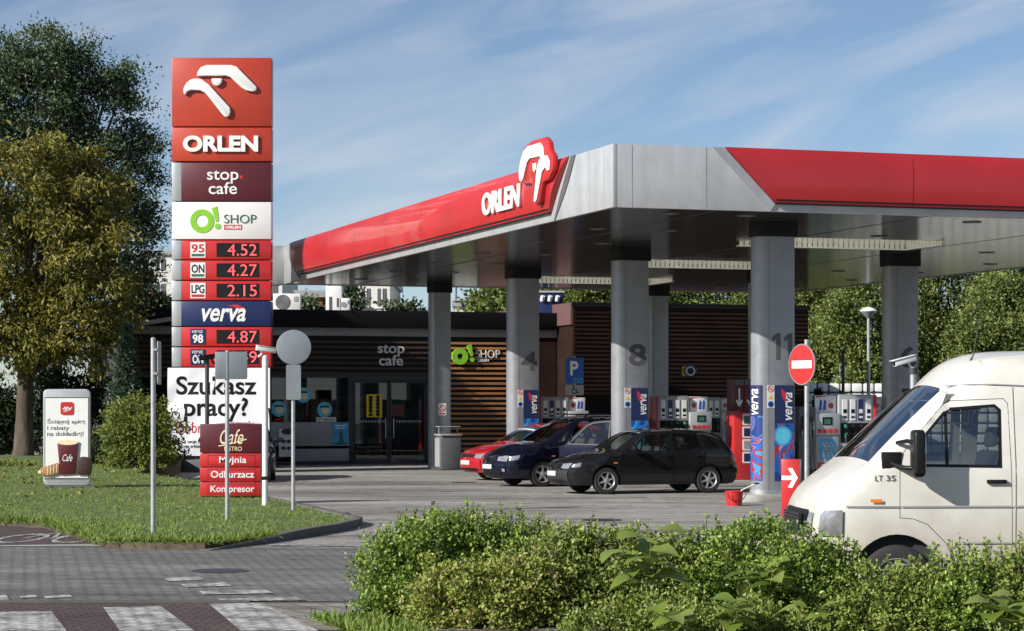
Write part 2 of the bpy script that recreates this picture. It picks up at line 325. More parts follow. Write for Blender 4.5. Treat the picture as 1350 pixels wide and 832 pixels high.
# lawn
edge = gp((-420, 690), (0, 686), (58, 689), (108, 704), (143, 714.5), (270, 716), (350, 706), (440, 692), (466, 686), (452, 680), (400, 668), (350, 658), (300, 650), (264, 643), z=.1)
edge += [(-8.75, 53), (-9.2, 62), (-9.6, 67), (-10.2, 70.3), (-14, 69), (-45, 60)]
def inpoly(x, y, poly):
    r = False; n = len(poly)
    for i in range(n):
        x0, y0 = poly[i]; x1, y1 = poly[(i + 1) % n]
        if (y0 > y) != (y1 > y) and x < (x1 - x0) * (y - y0) / (y1 - y0) + x0: r = not r
    return r
def cdt(outline, holes=(), step=None, smooth_edge=None):
    V = []; E = []
    for lp in [outline, *holes]:
        o = len(V); lp = list(lp)
        if smooth_edge:
            q = []
            for i in range(len(lp)):
                a, c = lp[i], lp[(i + 1) % len(lp)]; k = max(1, int(math.hypot(c[0] - a[0], c[1] - a[1]) / smooth_edge))
                q += [(a[0] + (c[0] - a[0]) * j / k, a[1] + (c[1] - a[1]) * j / k) for j in range(k)]
            lp = q
        V += lp; E += [(o + i, o + (i + 1) % len(lp)) for i in range(len(lp))]
    if step:
        xs = [p[0] for p in outline]; ys = [p[1] for p in outline]; y = min(ys) + step * .37; row = 0
        while y < max(ys):
            x = min(xs) + step * (.31 + .5 * (row % 2))
            while x < max(xs):
                if inpoly(x, y, outline) and not any(inpoly(x, y, h) for h in holes): V.append((x, y))
                x += step
            y += step; row += 1
    v, _, f, *_ = delaunay_2d_cdt([Vector(p) for p in V], E, [], 0, 1e-5)
    out = []
    for t in f:
        cx_ = sum(v[i].x for i in t) / len(t); cy = sum(v[i].y for i in t) / len(t)
        if inpoly(cx_, cy, outline) and not any(inpoly(cx_, cy, h) for h in holes): out.append(tuple(t))
    return [(p.x, p.y) for p in v], out
v, f = cdt(edge, step=1.0)
b = MB(); b.add([(x, y, hz(x, y)) for x, y in v], f); n_ = len(edge)
tag(b.build('lawn', M['soil'], smooth=60), kind='structure'); b = MB(); b.add([(x, y, hz(x, y)) for x, y in edge] + [(x, y, -.02) for x, y in edge], [(i, (i + 1) % n_, n_ + (i + 1) % n_, n_ + i) for i in range(n_)]); tag(b.build('lawn_bank', M['bank'], smooth=60), kind='structure')
kb = MB(); ke = gp((270, 717), (350, 707), (440, 693), (467, 687), (472, 683.5), (452, 679.5), (400, 667), (350, 657), (300, 649), z=.1)
def kerb_run(mb, pts, wd, h, z0=0., taper=False):
    for i, ((a, b_), (c, d)) in enumerate(zip(pts, pts[1:])):
        l = math.hypot(c - a, d - b_); n = max(1, round(l / 1.0))
        for k in range(n):
            e = .006 / l * 1.0; t0 = k / n + e; t1 = (k + 1) / n - e; x0, y0, x1, y1 = a + (c - a) * t0, b_ + (d - b_) * t0, a + (c - a) * t1, b_ + (d - b_) * t1
            nx, ny = -(d - b_) / l * wd / 2, (c - a) / l * wd / 2
            mb.prism([(x0 + nx, y0 + ny), (x0 - nx, y0 - ny), (x1 - nx, y1 - ny), (x1 + nx, y1 + ny)], z0, z0 + h, (lambda p, q, dd: (p, q, dd * min(1, .12 + .88 * math.hypot(p - pts[0][0], q - pts[0][1]) / 3))) if taper else (lambda p, q, dd: (p, q, dd)))
kerb_run(kb, ke, .15, .13, taper=True)
tag(kb.build('lawn_kerb', M['kerb'], bevel=.012), kind='structure')

# drain covers and manholes set in the paving
for x_, y_, k_ in ((-3.2, 40.5, 0), (1.5, 38.2, 1), (-1.2, 56.5, 0), (-3.4, 26.5, 1)):
    b = MB()
    if k_: b.add([(x_ + .34 * math.cos(2 * math.pi * i / 28), y_ + .34 * math.sin(2 * math.pi * i / 28), .0135) for i in range(28)], [tuple(range(28))])
    else:
        b.box(x_ - .3, x_ + .3, y_ - .2, y_ - .17, .004, .014); b.box(x_ - .3, x_ + .3, y_ + .17, y_ + .2, .004, .014)
        for q in range(9): b.box(x_ - .3 + .07 * q, x_ - .26 + .07 * q, y_ - .168, y_ + .168, .004, .013)
    tag(b.build('drain_cover', M['dark_steel']), kind='structure')
# ------------------------------------------------------------------ canopy
AX, AY, TH = 1.856, 41.78, .315
ZS, ZT, LL, WW = 5.57, 6.74, 28.5, 16.9
def cl(x, y): return (AX + math.cos(TH) * x - math.sin(TH) * y, AY + math.sin(TH) * x + math.cos(TH) * y)     # canopy plan -> world
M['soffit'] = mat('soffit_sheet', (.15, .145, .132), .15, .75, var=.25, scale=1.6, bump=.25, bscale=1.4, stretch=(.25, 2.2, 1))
M['colpaint'] = mat('column_sheet', (.29, .30, .32), .32, .3, var=.06, scale=1.0, dirt=((.15, .145, .135), .4, 2.5))
M['digit'] = mat('column_digit', (.085, .085, .09), .5)
M['lightbox'] = mat('white_louvre', (.80, .78, .68), .5)
M['diffuser'] = leafmat('skylight_diffuser', [(.75, .75, .7), (.78, .78, .74)], .9)
cn = thing('canopy', 'large flat filling station canopy with red and grey fascia on numbered columns', 'canopy', (AX, AY, 0), TH)
b = MB()
b.box(0, .08, 0, LL, ZS, ZT); b.box(.08, WW - .08, 0, .08, ZS, ZT); b.box(WW - .08, WW, 0, LL, ZS, ZT); b.box(.08, WW - .08, LL - .08, LL, ZS, ZT)
b.box(.08, 5.95, .08, LL - .08, ZT - .25, ZT - .2); b.box(10.2, WW - .08, .08, LL - .08, ZT - .25, ZT - .2)
wells = [(5.95, 10.2, 6.15 + 8.0 * i, 7.95 + 8.0 * i) for i in range(3)]; ys = .08
for w_ in wells + [(0, 0, LL - .08, 0)]: b.box(5.95, 10.2, ys, w_[2], ZT - .25, ZT - .2); ys = w_[3]
b.box(-.5, -.002, LL - .35, LL + .3, ZS - .02, ZT - .02)
b.build('fascia', M['alu'], cn, bevel=.006)
b = MB()
for s in (.37, 1.85): b.prism(rectp(s - .006, s + .006, ZS + .01, ZT - .01), 0, .003, FRONT(0))
for y in (1.25, .5): b.prism(rectp(-y - .005, -y + .005, ZS + .01, ZT - .01), 0, .003, LEFTF(0))
b.build_each('panel_seam', M['grey'], cn)
# red skin on the long west face, bulging; y as a function of height at each end
def endcurve(t, top, bot, bow): return top + (bot - top) * (1 - t) + bow * math.sin(math.pi * t)
def redskin(x0fn, ny, nz, y0, y1, z0, z1, face, bulge):
    mb = MB(); vs = []
    for j in range(nz + 1):
        t = j / nz; z = z0 + (z1 - z0) * t; ya, yb = y0(t), y1(t)
        for i in range(ny + 1):
            y = ya + (yb - ya) * i / ny; d = .03 + bulge * math.sin(math.pi * min(1, t * .95 + .05)) ** .7
            vs.append((-d, y, z) if face == 'l' else (y, -d, z))
    fs = [(j * (ny + 1) + i, j * (ny + 1) + i + 1, (j + 1) * (ny + 1) + i + 1, (j + 1) * (ny + 1) + i) for j in range(nz) for i in range(ny)]
    mb.add(vs, fs); n0 = ny + 1
    loop = list(range(n0)) + [j * n0 + ny for j in range(1, nz + 1)] + [nz * n0 + i for i in range(ny - 1, -1, -1)] + [j * n0 for j in range(nz - 1, 0, -1)]
    o = len(mb.v); mb.v += [((0.001, p[1], p[2]) if face == 'l' else (p[0], 0.001, p[2])) for p in (mb.v[i] for i in loop)]
    mb.f += [(loop[i], loop[(i + 1) % len(loop)], o + (i + 1) % len(loop), o + i) for i in range(len(loop))]; mb.m += [0] * len(loop)
    return mb
zr0 = ZS + .17
redskin(None, 40, 10, lambda t: endcurve(t, 2.39, 3.45, .06), lambda t: endcurve(t, 26.9, 25.9, .25), zr0, ZT + .01, 'l', .10).build('red_panel', M['fascia_red'], cn, smooth=50)
redskin(None, 40, 10, lambda t: endcurve(t, 2.22, 3.26, 0), lambda t: endcurve(t, WW - 2.2, WW - 3.2, 0), zr0 - .02, ZT + .01, 'f', .07).build('red_panel', M['fascia_red'], cn, smooth=50)
b = MB()
for z, h in ((zr0 + .055, .028), (zr0 - .012, .03)):
    b.box(-.075, -.0, 3.45, 25.9, z, z + h) if z < zr0 else b.box(-.092, -.0, 3.42, 25.95, z, z + h)
    b.box(3.25, WW - 3.25, -.068, -.0, z - .02, z - .02 + h)
b.build_each('black_line', M['black'], cn)
b = MB()
def yz(t, k): return endcurve(t, *k)
n = 8
dk = [(-yz(i / n, (2.03, 3.24, -.10)), ZS + .002 + (ZT - ZS) * i / n) for i in range(n + 1)] + [(-yz(i / n, (2.27, 3.26, .05)), ZS + .002 + (ZT - ZS) * i / n) for i in range(n, -1, -1)]
b.prism(dk, 0, .02, LEFTF(0))
b.prism([(-yz(i / n, (27.3, 25.95, .55)), ZS + .05 + (ZT - ZS - .05) * i / n) for i in range(n + 1)] + [(-yz(i / n, (26.92, 25.93, .26)), ZS + .05 + (ZT - ZS - .05) * i / n) for i in range(n, -1, -1)], 0, .02, LEFTF(0))
b.build_each('dark_crescent', M['dgrey'], cn)
b = MB(); b.prism([(1.96, ZT), (2.20, ZT), (3.24, zr0 - .03), (3.13, ZS + .002)], 0, .03, FRONT(0)); b.build('slanted_trim', M['alu'], cn)
for y in (6.2, 9.4, 12.6, 15.8, 19.0, 22.2, 25.0):
    b = MB(); P = []
    for j in range(11):
        t_ = j / 10; d_ = .0325 + .10 * math.sin(math.pi * min(1, t_ * .95 + .05)) ** .7; P += [(-d_, y, zr0 + (ZT - zr0) * t_), (-d_, y + .012, zr0 + (ZT - zr0) * t_)]
    b.add(P, [(2 * j, 2 * j + 1, 2 * j + 3, 2 * j + 2) for j in range(10)]); b.build('fascia_joint', M['maroon'], cn)
for x in (6.1, 9.3, 12.5):
    b = MB(); P = []
    for j in range(11):
        t_ = j / 10; d_ = .0325 + .07 * math.sin(math.pi * min(1, t_ * .95 + .05)) ** .7; P += [(x, -d_, zr0 - .02 + (ZT - zr0 + .02) * t_), (x + .012, -d_, zr0 - .02 + (ZT - zr0 + .02) * t_)]
    b.add(P, [(2 * j, 2 * j + 1, 2 * j + 3, 2 * j + 2) for j in range(10)]); b.build('fascia_joint', M['maroon'], cn)
text('wordmark', 'ORLEN', (-7.55, -5.0, 5.99, 6.47), M['white'], cn, LEFTF(-.13), .05, bold=.03)
# raised bird sign over the edge
def emb(sx, ox, oz, fl=1):
    q = lambda P: [(ox + fl * (x - 690) * sx, oz - (z - 287) * sx) for x, z in P]
    up = q([(620, 238), (624, 222), (634, 211), (650, 205), (725, 205), (743, 210), (757, 224), (806, 274), (804, 286), (790, 289), (770, 284), (757, 275), (722, 243), (708, 238)])
    lo = q([(577, 293), (577, 277), (585, 262), (598, 251), (612, 247), (632, 249), (655, 265), (722, 338), (724, 353), (719, 366), (708, 369), (699, 361), (655, 305), (643, 292), (628, 285), (600, 283), (588, 288), (583, 298)])
    ey = q([(664, 247), (698, 247), (697, 258), (692, 267), (681, 272), (670, 267), (665, 258)])
    return up, lo, ey
b = MB(); e0, e1 = -5.38, -3.28
back = [(-5.30, 6.53), (-5.42, 6.62), (-5.38, 6.95), (-5.12, 7.27), (-4.6, 7.36), (-3.75, 7.34), (-3.52, 7.22), (-3.46, 7.05), (-3.22, 6.9), (-3.25, 6.62), (-3.5, 6.45), (-3.9, 6.42), (-4.1, 6.05), (-4.33, 5.98), (-4.45, 6.1), (-4.6, 6.45)]
b.prism([(-4.35 + (p + 4.35) * .95 + .56, 6.6 + (q - 6.6) * .96 - .10) for p, q in back], .0, .12, LEFTF(-.11)); sg = b.build('bird_sign', M['red'], cn, bevel=.03)
b = MB()
for P in ([(-5.26, 6.60), (-5.31, 6.72), (-5.2, 6.98), (-5.0, 7.16), (-4.75, 7.23), (-3.95, 7.22), (-3.78, 7.12), (-3.72, 6.92), (-3.84, 6.84), (-3.98, 6.95), (-4.62, 6.97), (-4.8, 6.9), (-5.02, 6.62), (-5.14, 6.55)],
          [(-4.36, 6.10), (-4.27, 6.06), (-4.17, 6.12), (-3.86, 6.62), (-3.66, 6.7), (-3.52, 6.62), (-3.4, 6.62), (-3.38, 6.78), (-3.52, 6.92), (-3.8, 6.95), (-4.02, 6.88), (-4.15, 6.75)],
          [(-4.42, 6.86), (-4.42, 6.74), (-4.33, 6.66), (-4.22, 6.72), (-4.2, 6.84)]): b.prism([(p + .53, q - .10) for p, q in P], 0, .03, LEFTF(-.232))
b.build('bird_relief', M['white'], sg, bevel=.015)
# soffit with three recessed light wells
wells = [(5.95, 10.2, 6.15 + 8.0 * i, 7.95 + 8.0 * i) for i in range(3)]
b = MB(); z0, z1 = ZS + .02, ZS + .05; ys = .085
for x0, x1, y0, y1 in wells + [(5.95, 10.2, LL - .085, LL)]:
    b.box(5.95, 10.2, ys, y0, z0, z1); ys = y1
b.box(.085, 5.95, .085, LL - .085, z0, z1); b.box(10.2, WW - .085, .085, LL - .085, z0, z1)
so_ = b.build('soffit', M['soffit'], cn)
for x0, x1, y0, y1 in wells:
    b = MB()
    b.box(x0, x1, y1, y1 + .03, z1, ZT - .2); b.box(x0, x1, y0 - .03, y0, z1, ZT - .2); b.box(x1, x1 + .03, y0, y1, z1, ZT - .2); b.box(x0 - .03, x0, y0, y1, z1, ZT - .2)
    k = x0 + .06
    while k < x1: b.box(k, k + .10, y1 - .03, y1 - .002, ZS - .04, z1 + .39); k += .13
    k = y0 + .06
    while k < y1 - .12: b.box(x1 - .03, x1 - .002, k, k + .10, ZS - .04, z1 + .39); k += .13
    b.box(x0, x1, y1 - .055, y1 + .03, ZS - .07, ZS - .042); b.box(x1 - .055, x1 + .03, y0, y1 - .057, ZS - .07, ZS - .042)
    o = b.build('light_well', M['lightbox'], cn); b = MB(); b.quad((x0, y0, ZT - .19), (x1, y0, ZT - .19), (x1, y1, ZT - .19), (x0, y1, ZT - .19)); b.build('skylight_sheet', M['diffuser'], o)
b = MB(); c = MB()
for i in range(4):
    for x in (1.6, 3.2, 8.1, 13.0, 15.4):
        for dy in (0, 4.0):
            y = 1.2 + 7.97 * i + dy
            if y < LL - .6 and not any(w_[0] - .3 < x < w_[1] + .3 and w_[2] - .3 < y < w_[3] + .3 for w_ in wells):
                b.lathe([(.15, -.0), (.19, -.0), (.19, -.012), (.15, -.012)], 20, (x, y, ZS + .019)); c.lathe([(.001, -.006), (.15, -.006)], 20, (x, y, ZS + .019))
for q1, q2 in zip(b.build_each('downlight', M['dgrey'], cn), c.build_each('downlight_lens', M['grey'], cn)): q2.parent = q1
b = MB()
for x in (2.2, 6.6, 11.0): b.box(x, x + .012, .09, LL - .09, ZS + .014, ZS + .0195)
b.build_each('soffit_joint', M['dgrey'], cn)
# columns
def colpoly(g=0.0):
    r = .26 + g; xl, xr = -.20, .37 + g; p = [(xl + r * math.cos(R(a)), r * math.sin(R(a))) for a in range(90, 271, 10)]
    q = .03
    return p + [(xr - q, -r), (xr - q * .3, -r + q * .3), (xr, -r + q), (xr, r - q), (xr - q * .3, r - q * .3), (xr - q, r)]
def postermat(name, wtr, red):
    m = bpy.data.materials.new(name); m.use_nodes = True; t = m.node_tree; b = t.nodes['Principled BSDF']; b.inputs['Roughness'].default_value = .35
    co = t.nodes.new('ShaderNodeTexCoord'); n = t.nodes.new('ShaderNodeTexNoise'); n.inputs['Scale'].default_value = 1.0; n.inputs['Detail'].default_value = 1.; n.inputs['Distortion'].default_value = 2.2
    t.links.new(co.outputs['Object'], n.inputs['Vector']); r = t.nodes.new('ShaderNodeValToRGB'); r.color_ramp.interpolation = 'CONSTANT'
    cs = [(0, (.01, .05, .26)), (.40, (.015, .17, .55)), (.5, (.05, .40, .72)), (.545, (.02, .2, .58)), (.6, (.012, .08, .34))] if not red else [(0, (.01, .03, .18)), (.38, (.012, .09, .34)), (.45, (.34, .02, .05)), (.49, (.5, .22, .3)), (.5, (.015, .10, .36)), (.57, (.32, .02, .05)), (.61, (.03, .26, .5)), (.64, (.012, .04, .20))]
    e = r.color_ramp.elements
    while len(e) < len(cs): e.new(.5)
    for k, (p, c) in enumerate(cs): e[k].position = p; e[k].color = (*c, 1)
    t.links.new(n.outputs['Fac'], r.inputs[0]); t.links.new(r.outputs[0], b.inputs['Base Color']); return m
M['poster'] = postermat('blue_poster', .1, False); M['poster_red'] = postermat('blue_red_poster', .1, True)
M['cyan'] = mat('poster_cyan', (.10, .50, .68), .4, var=.15); M['magenta'] = mat('poster_red_mark', (.55, .02, .05), .4)
def poster(par, x0, x1, z0, z1, y, tall):
    b = MB(); b.prism(rectp(x0, x1, z0, z1), .001, .006, FRONT(y)); p = b.build('poster', M['navy'], par, label=None)
    wd = x1 - x0; zc = z0 + (z1 - z0) * (.47 if tall else .28)
    def clip(P): return [(min(max(a, x0), x1), min(max(c, z0), z1)) for a, c in P]
    b = MB(); b.prism(clip(rectp(x0, x1, z0, z0 + (z1 - z0) * .6)), .006, .009, FRONT(y)); b.build('poster_water', M['poster_red' if tall else 'poster'], p)
    b = MB(); b.prism(clip(disc(x0 + wd * .42, zc, wd * .46, 32, 1)), .009, .0105, FRONT(y)); b.build('poster_ring', M['skyblue'], p)
    b = MB(); b.prism(clip(disc(x0 + wd * .42, zc, wd * .36, 32, 1)), .0105, .012, FRONT(y)); b.build('poster_disc', M['cyan'], p)
    th = .70 if tall else .62
    text('poster_lettering', 'verva', (x0 + wd * .55, x0 + wd * .9, z1 - th, z1 - .14), M['white'], p, FRONT(y - .012), .002, bold=.012, shear=.25, rot=90)
    b = MB(); b.prism([(x0 + wd * .32, z1 - .06), (x0 + wd * .62, z1 - .16), (x0 + wd * .55, z1 - .34), (x0 + wd * .38, z1 - .24)], .012, .014, FRONT(y)); b.build('poster_leaf', M['magenta'], p)
    return p
def notice(par, x, z, y, wd=.16):
    b = MB(); h = wd * .95
    b.prism(rectp(x - wd / 2, x + wd / 2, z - 3 * h, z), .001, .006, FRONT(y)); o = b.build('safety_notice', M['white'], par)
    b = MB(); ring(b, x, z - h * .5, wd * .33, wd * .43, .006, .008, FRONT(y), 20); line(b, [(x - wd * .26, z - h * .24), (x + wd * .26, z - h * .76)], wd * .1, .006, .009, FRONT(y)); b.build('prohibition_mark', M['red'], o)
    b = MB(); b.prism([(x - wd * .38, z - h * 1.85), (x + wd * .38, z - h * 1.85), (x, z - h * 1.18)], .006, .008, FRONT(y)); b.build('warning_mark', M['yellow'], o)
    b = MB(); b.prism(disc(x, z - h * 2.5, wd * .40), .006, .008, FRONT(y)); b.build('mandatory_mark', M['blue'], o)
    b = MB(); b.prism(rectp(x - wd * .2, x + wd * .15, z - h * .56, z - h * .46), .006, .0085, FRONT(y)); b.prism(disc(x, z - h * 2.5, wd * .16), .008, .0095, FRONT(y)); b.build('pictogram', M['black'], o)
def column(x, y, num, small=False, zb=.14, posters=(), label=None):
    c = part_empty('column', cn, (x, y, 0)); c['label'] = label
    k = .78 if small else 1.0
    b = MB(); b.prism([(p[0] * k, p[1] * k) for p in colpoly()], zb, ZS - .0, lambda a, d, z: (a, d, z)); b.build('shaft', M['colpaint'], c, smooth=30)
    b = MB(); b.prism(rectp(-.206, -.200, zb + .1, ZS - .28), 0, .002, FRONT(-.26 * k)); b.build('shaft_seam', M['dgrey'], c)
    b = MB(); b.prism([(p[0] * k, p[1] * k) for p in colpoly(.05)], ZS - .27, ZS + .015, lambda a, d, z: (a, d, z)); b.build('column_cap', M['black'], c, smooth=30)
    b = MB(); b.prism([(p[0] * k, p[1] * k) for p in colpoly(.02)], zb, zb + .1, lambda a, d, z: (a, d, z)); b.build('column_foot', M['steel'], c, smooth=30)
    if num == '11':
        for x in (-.10, .16):
            b = MB(); b.prism([(x + .05, 2.84), (x + .15, 2.84), (x + .15, 3.37), (x + .07, 3.37), (x - .04, 3.28), (x - .02, 3.20), (x + .05, 3.25)], 0, .004, FRONT(-.26)); b.build('column_number', M['digit'], c)
    elif num: text('column_number', num, (-.14, .30, 2.84, 3.36) if len(num) == 1 else (-.14, .34, 2.84, 3.37), M['digit'], c, FRONT(-.26), .004, bold=.03)
    for a in posters: poster(c, *a)
    return c
IY = [2.68 + 7.97 * i for i in range(4)]
c11 = column(4.43, IY[0], '11', posters=[(-.08, .345, .42, 2.33, -.26, True)], label='nearest column, marked 11, with tall blue and red posters'); notice(c11, -.165, 2.33, -.26)
# curved poster wrapped on the rounded side of column 11
b = MB(); vs = []; n = 14
for z in np.linspace(.42, 2.33, 9):
    for i in range(n + 1):
        a = R(145 + 95 * i / n); vs.append((-.20 + .266 * math.cos(a), .266 * math.sin(a), z))
b.add(vs, [(j * (n + 1) + i, j * (n + 1) + i + 1, (j + 1) * (n + 1) + i + 1, (j + 1) * (n + 1) + i) for j in range(8) for i in range(n)]); o = b.build('wrapped_poster', M['poster_red'], c11, smooth=60)
wr = lambda a, bb, d: (-.20 + (.268 + d) * math.cos(R(145 + 95 * a)), (.268 + d) * math.sin(R(145 + 95 * a)), bb)
b = MB(); k = 12
for i in range(k): b.prism(rectp(i / k, (i + 1) / k, 1.72, 2.33), .0, .003, wr)
b.build('wrapped_poster_top', M['navy'], o)
text('wrapped_poster_lettering', 'verva', (.42, .82, 1.74, 2.26), M['white'], o, lambda a, bb, d: wr(a, bb, d + .005), .002, bold=.012, shear=.25, rot=90, sub=3)
c8 = column(4.43, IY[1], '8', posters=[(-.08, .345, .42, 2.33, -.26, False)], label='column marked 8 with blue poster'); notice(c8, -.165, 2.33, -.26)
c4 = column(4.43, IY[2], '4', posters=[(-.08, .345, .42, 2.33, -.26, False)], label='column marked 4 with blue poster'); notice(c4, -.165, 2.33, -.26)
column(4.43, IY[3], None, True, 0.02, label='slim column in front of the shop')
column(11.46, IY[0], None, label='plain column')
c6 = column(11.46, IY[1], '6', posters=[(-.08, .345, .42, 2.33, -.26, False)], label='shaded column marked 6 with blue poster')
column(11.46, IY[2], None, label='plain column')
column(11.46, IY[3], None, True, .02, label='slim shaded column against the dark shop wall')
# no-smoking notice on the slim column
cs = [c for c in cn.children if c.get('label') == 'slim column in front of the shop'][0]
b = MB(); b.prism(rectp(-.10, .14, 1.62, 1.98), .001, .006, FRONT(-.2035)); o = b.build('smoking_notice', M['white'], cs)
b = MB(); ring(b, .02, 1.83, .075, .1, .006, .009, FRONT(-.2035)); line(b, [(-.05, 1.90), (.09, 1.76)], .025, .006, .01, FRONT(-.2035)); b.prism(rectp(-.07, .11, 1.65, 1.69), .006, .009, FRONT(-.2035)); b.build('prohibition_mark', M['red'], o)
# islands
def isl(name, x0, x1, y, wd, h):
    b = MB(); p = [(x1 + wd / 2 * math.cos(R(a)), y + wd / 2 * math.sin(R(a))) for a in range(-90, 91, 12)] + [(x0 + wd / 2 * math.cos(R(a)), y + wd / 2 * math.sin(R(a))) for a in range(90, 271, 12)]
    b.prism([cl(*q) for q in p], 0, h, lambda a, c, d: (a, c, d)); return tag(b.build(name, M['concrete'], bevel=.02), kind='structure')
for i in range(3): isl('island_kerb', 4.0, 13.0, IY[i], 1.05, .15)
# ------------------------------------------------------------------ shop building
SX0, SY0 = -4.0, 74.0
def sx(px): k = (px - 675) / F; return (k * SY0 - SX0) / (math.cos(TH) - math.sin(TH) * k)
def sz(py, px=513): return EYE + (HOR - py) * (SY0 + math.sin(TH) * sx(px)) / F
M['parapet'] = mat('parapet_black', (.006, .006, .007), .6, spec=.2)
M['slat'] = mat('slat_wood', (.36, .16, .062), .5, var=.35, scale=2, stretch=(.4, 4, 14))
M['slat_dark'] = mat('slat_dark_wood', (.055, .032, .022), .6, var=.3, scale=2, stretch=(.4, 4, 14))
M['darkwall'] = mat('dark_cladding', (.022, .0115, .0085), .7, spec=.15, var=.3, scale=1.5)
M['redclad'] = mat('red_brown_cladding', (.12, .06, .058), .7, var=.12)
M['shopfloor'] = mat('shop_floor', (.12, .12, .12), .5)
sp = thing('petrol_station_shop', 'dark single storey shop with slatted timber front and glass sliding doors', 'shop', (SX0, SY0, 0), TH)
xl, xr = -8.3, 5.75
b = MB()
b.box(xl, xr, -.25, .15, 4.44, 4.98); b.box(xl, xr, -.25, 9, 4.42, 4.438)
b.build('parapet', M['parapet'], sp, bevel=.01)
b = MB(); b.box(xl, xr, -.10, .1, 4.16, 4.415); b.box(sx(355), sx(460), -.06, .06, sz(587.5), 1.37); b.box(sx(385), sx(459), -.10, .06, .12, sz(591)); b.build('grey_band', M['grey'], sp, bevel=.006)
b = MB(); b.box(xl, xr, 8.9, 9.0, 0, 4.42); b.box(xl, xl + .1, .1, 8.9, 0, 4.42); b.box(xl + .1, xr, .16, 8.89, 4.2, 4.3); b.box(-1.38, xr, 6.0, 6.1, 0, 4.18); b.build('back_wall', M['interior'], sp)
b = MB(); b.box(xl + .1, xr, .0, 8.89, .0, .03); b.build('shop_floor', M['shopfloor'], sp)
b = MB(); b.box(xl, sx(459), -.04, .06, 0, .12); b.box(sx(459), sx(465), -.06, .08, 0, 2.9); b.box(sx(562), sx(567), -.06, .08, 0, 2.9); b.box(sx(465), sx(562), -.05, .08, 2.72, 2.9)
for x in (-8.25, -7.2, -6.1, -5.0, -3.98): b.box(x, x + .09, -.05, .08, .12 if x < -4 else 1.37, 2.9)
b.box(xl, sx(459), -.05, .08, 2.8, 2.9)
b.build('window_frame', M['dark_steel'], sp, bevel=.008)
b = MB(); b.box(-3.9, sx(459), .0, .012, 1.37, 2.8); b.build('window', M['glass_shop'], sp)
b = MB()
for x in (-8.16, -7.1, -6.0, -4.9): b.box(x, x + .95, .0, .012, .12, 2.8)
b.build('window', M['glass_shop'], sp)
# light tube above the window, seen through it
b = MB(); b.box(sx(395), sx(452), .5, .56, 2.62, 2.66); b.build('light_tube', M['white'], sp)
def slats(name, x0, x1, z0, z1, step, h, m, y=-.06):
    b = MB(); z = z0
    while z < z1 - h: b.box(x0, x1, y, y + .045, z, z + h); z += step
    o = b.build(name, m, sp, bevel=.004, seg=1)
    b = MB(); b.box(x0, x1, y + .06, y + .1, z0 - .01, z1)
    k = x0 + .5
    while k < x1: b.box(k, k + .05, y + .046, y + .059, z0, z1); k += 1.15
    b.build('slat_backing', M['black'], o); return o
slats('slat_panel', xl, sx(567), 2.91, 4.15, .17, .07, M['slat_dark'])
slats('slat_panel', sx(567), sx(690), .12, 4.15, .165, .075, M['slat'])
b = MB(); b.box(sx(690), xr, -.04, .1, 0, 4.15); b.build('dark_wall', M['darkwall'], sp)
# projecting dark block
b = MB(); b.box(5.78, 14.2, -1.62, 9, 0, 5.2); b.build('dark_block', M['darkwall'], sp)
b = MB(); z = .3
while z < 5.1: b.box(5.80, 14.18, -1.655, -1.622, z, z + .05); z += .14
b.build('cladding_slat', M['darkwall'], sp)
b = MB(); b.box(5.74, 14.25, -1.68, -1.61, 5.12, 5.28); b.box(14.19, 14.25, -1.6, 9, 5.12, 5.28); b.build('block_coping', M['parapet'], sp)
b = MB(); b.box(5.70, 5.775, -1.60, 8.5, 4.55, 5.27); b.build('block_side_panel', M['redclad'], sp)
# sloping entrance roof at the far end
b = MB(); b.prism([(-9.6, 4.15), (-6.8, 4.62), (-6.8, 4.75), (-9.6, 4.28)], 0, 3.2, lambda a, c, d: (a, -1.2 + d, c)); b.build('awning_roof', M['grey'], sp)
# doors
for i, (p0, p1) in enumerate(((465, 512.5), (513.5, 562))):
    x0, x1 = sx(p0), sx(p1); b = MB(); f = .06
    b.box(x0, x0 + f, -.02, .03, .03, 2.72); b.box(x1 - f, x1, -.02, .03, .03, 2.72); b.box(x0 + f, x1 - f, -.02, .03, 2.64, 2.72); b.box(x0 + f, x1 - f, -.02, .03, .03, .15)
    d = b.build('sliding_door', M['dark_steel'], sp, bevel=.006)
    b = MB(); b.box(x0 + f, x1 - f, .0, .01, .15, 2.64); b.build('door_pane', M['glass_shop'], d)
    b = MB(); h = x1 - .12 if i == 0 else x0 + .12; b.tube([(h, -.07, .85), (h, -.07, 1.5)], .018); b.build('door_handle', M['steel'], d)
    b = MB()
    if i == 0: b.box(sx(483), sx(503.5), -.012, -.008, sz(550), sz(520)); q = b.build('yellow_notice', M['yellow'], d)
    else: b.box(sx(514), sx(533), -.012, -.008, sz(549), sz(533)); q = b.build('red_notice', M['maroon'], d)
    if i == 0:
        b = MB()
        for k in range(2):
            for j in range(6): b.prism(disc(sx(488.5 + 9.5 * k), sz(523.5 + 4.6 * j), .065), .0, .004, FRONT(-.013)) if (j + k) % 5 else b.prism(rectp(sx(486 + 9.5 * k), sx(491 + 9.5 * k), sz(525.5 + 4.6 * j), sz(522 + 4.6 * j)), 0, .004, FRONT(-.013))
        b.build_each('notice_icon', M['black'], q)
    b = MB(); k = x0 + .1
    while k < x1 - .15: b.prism([(k, 1.42), (k + .09, 1.42), (k + .045, 1.33)], 0, .003, FRONT(-.001)); k += .10
    b.build('safety_strip', M['grey'], d)
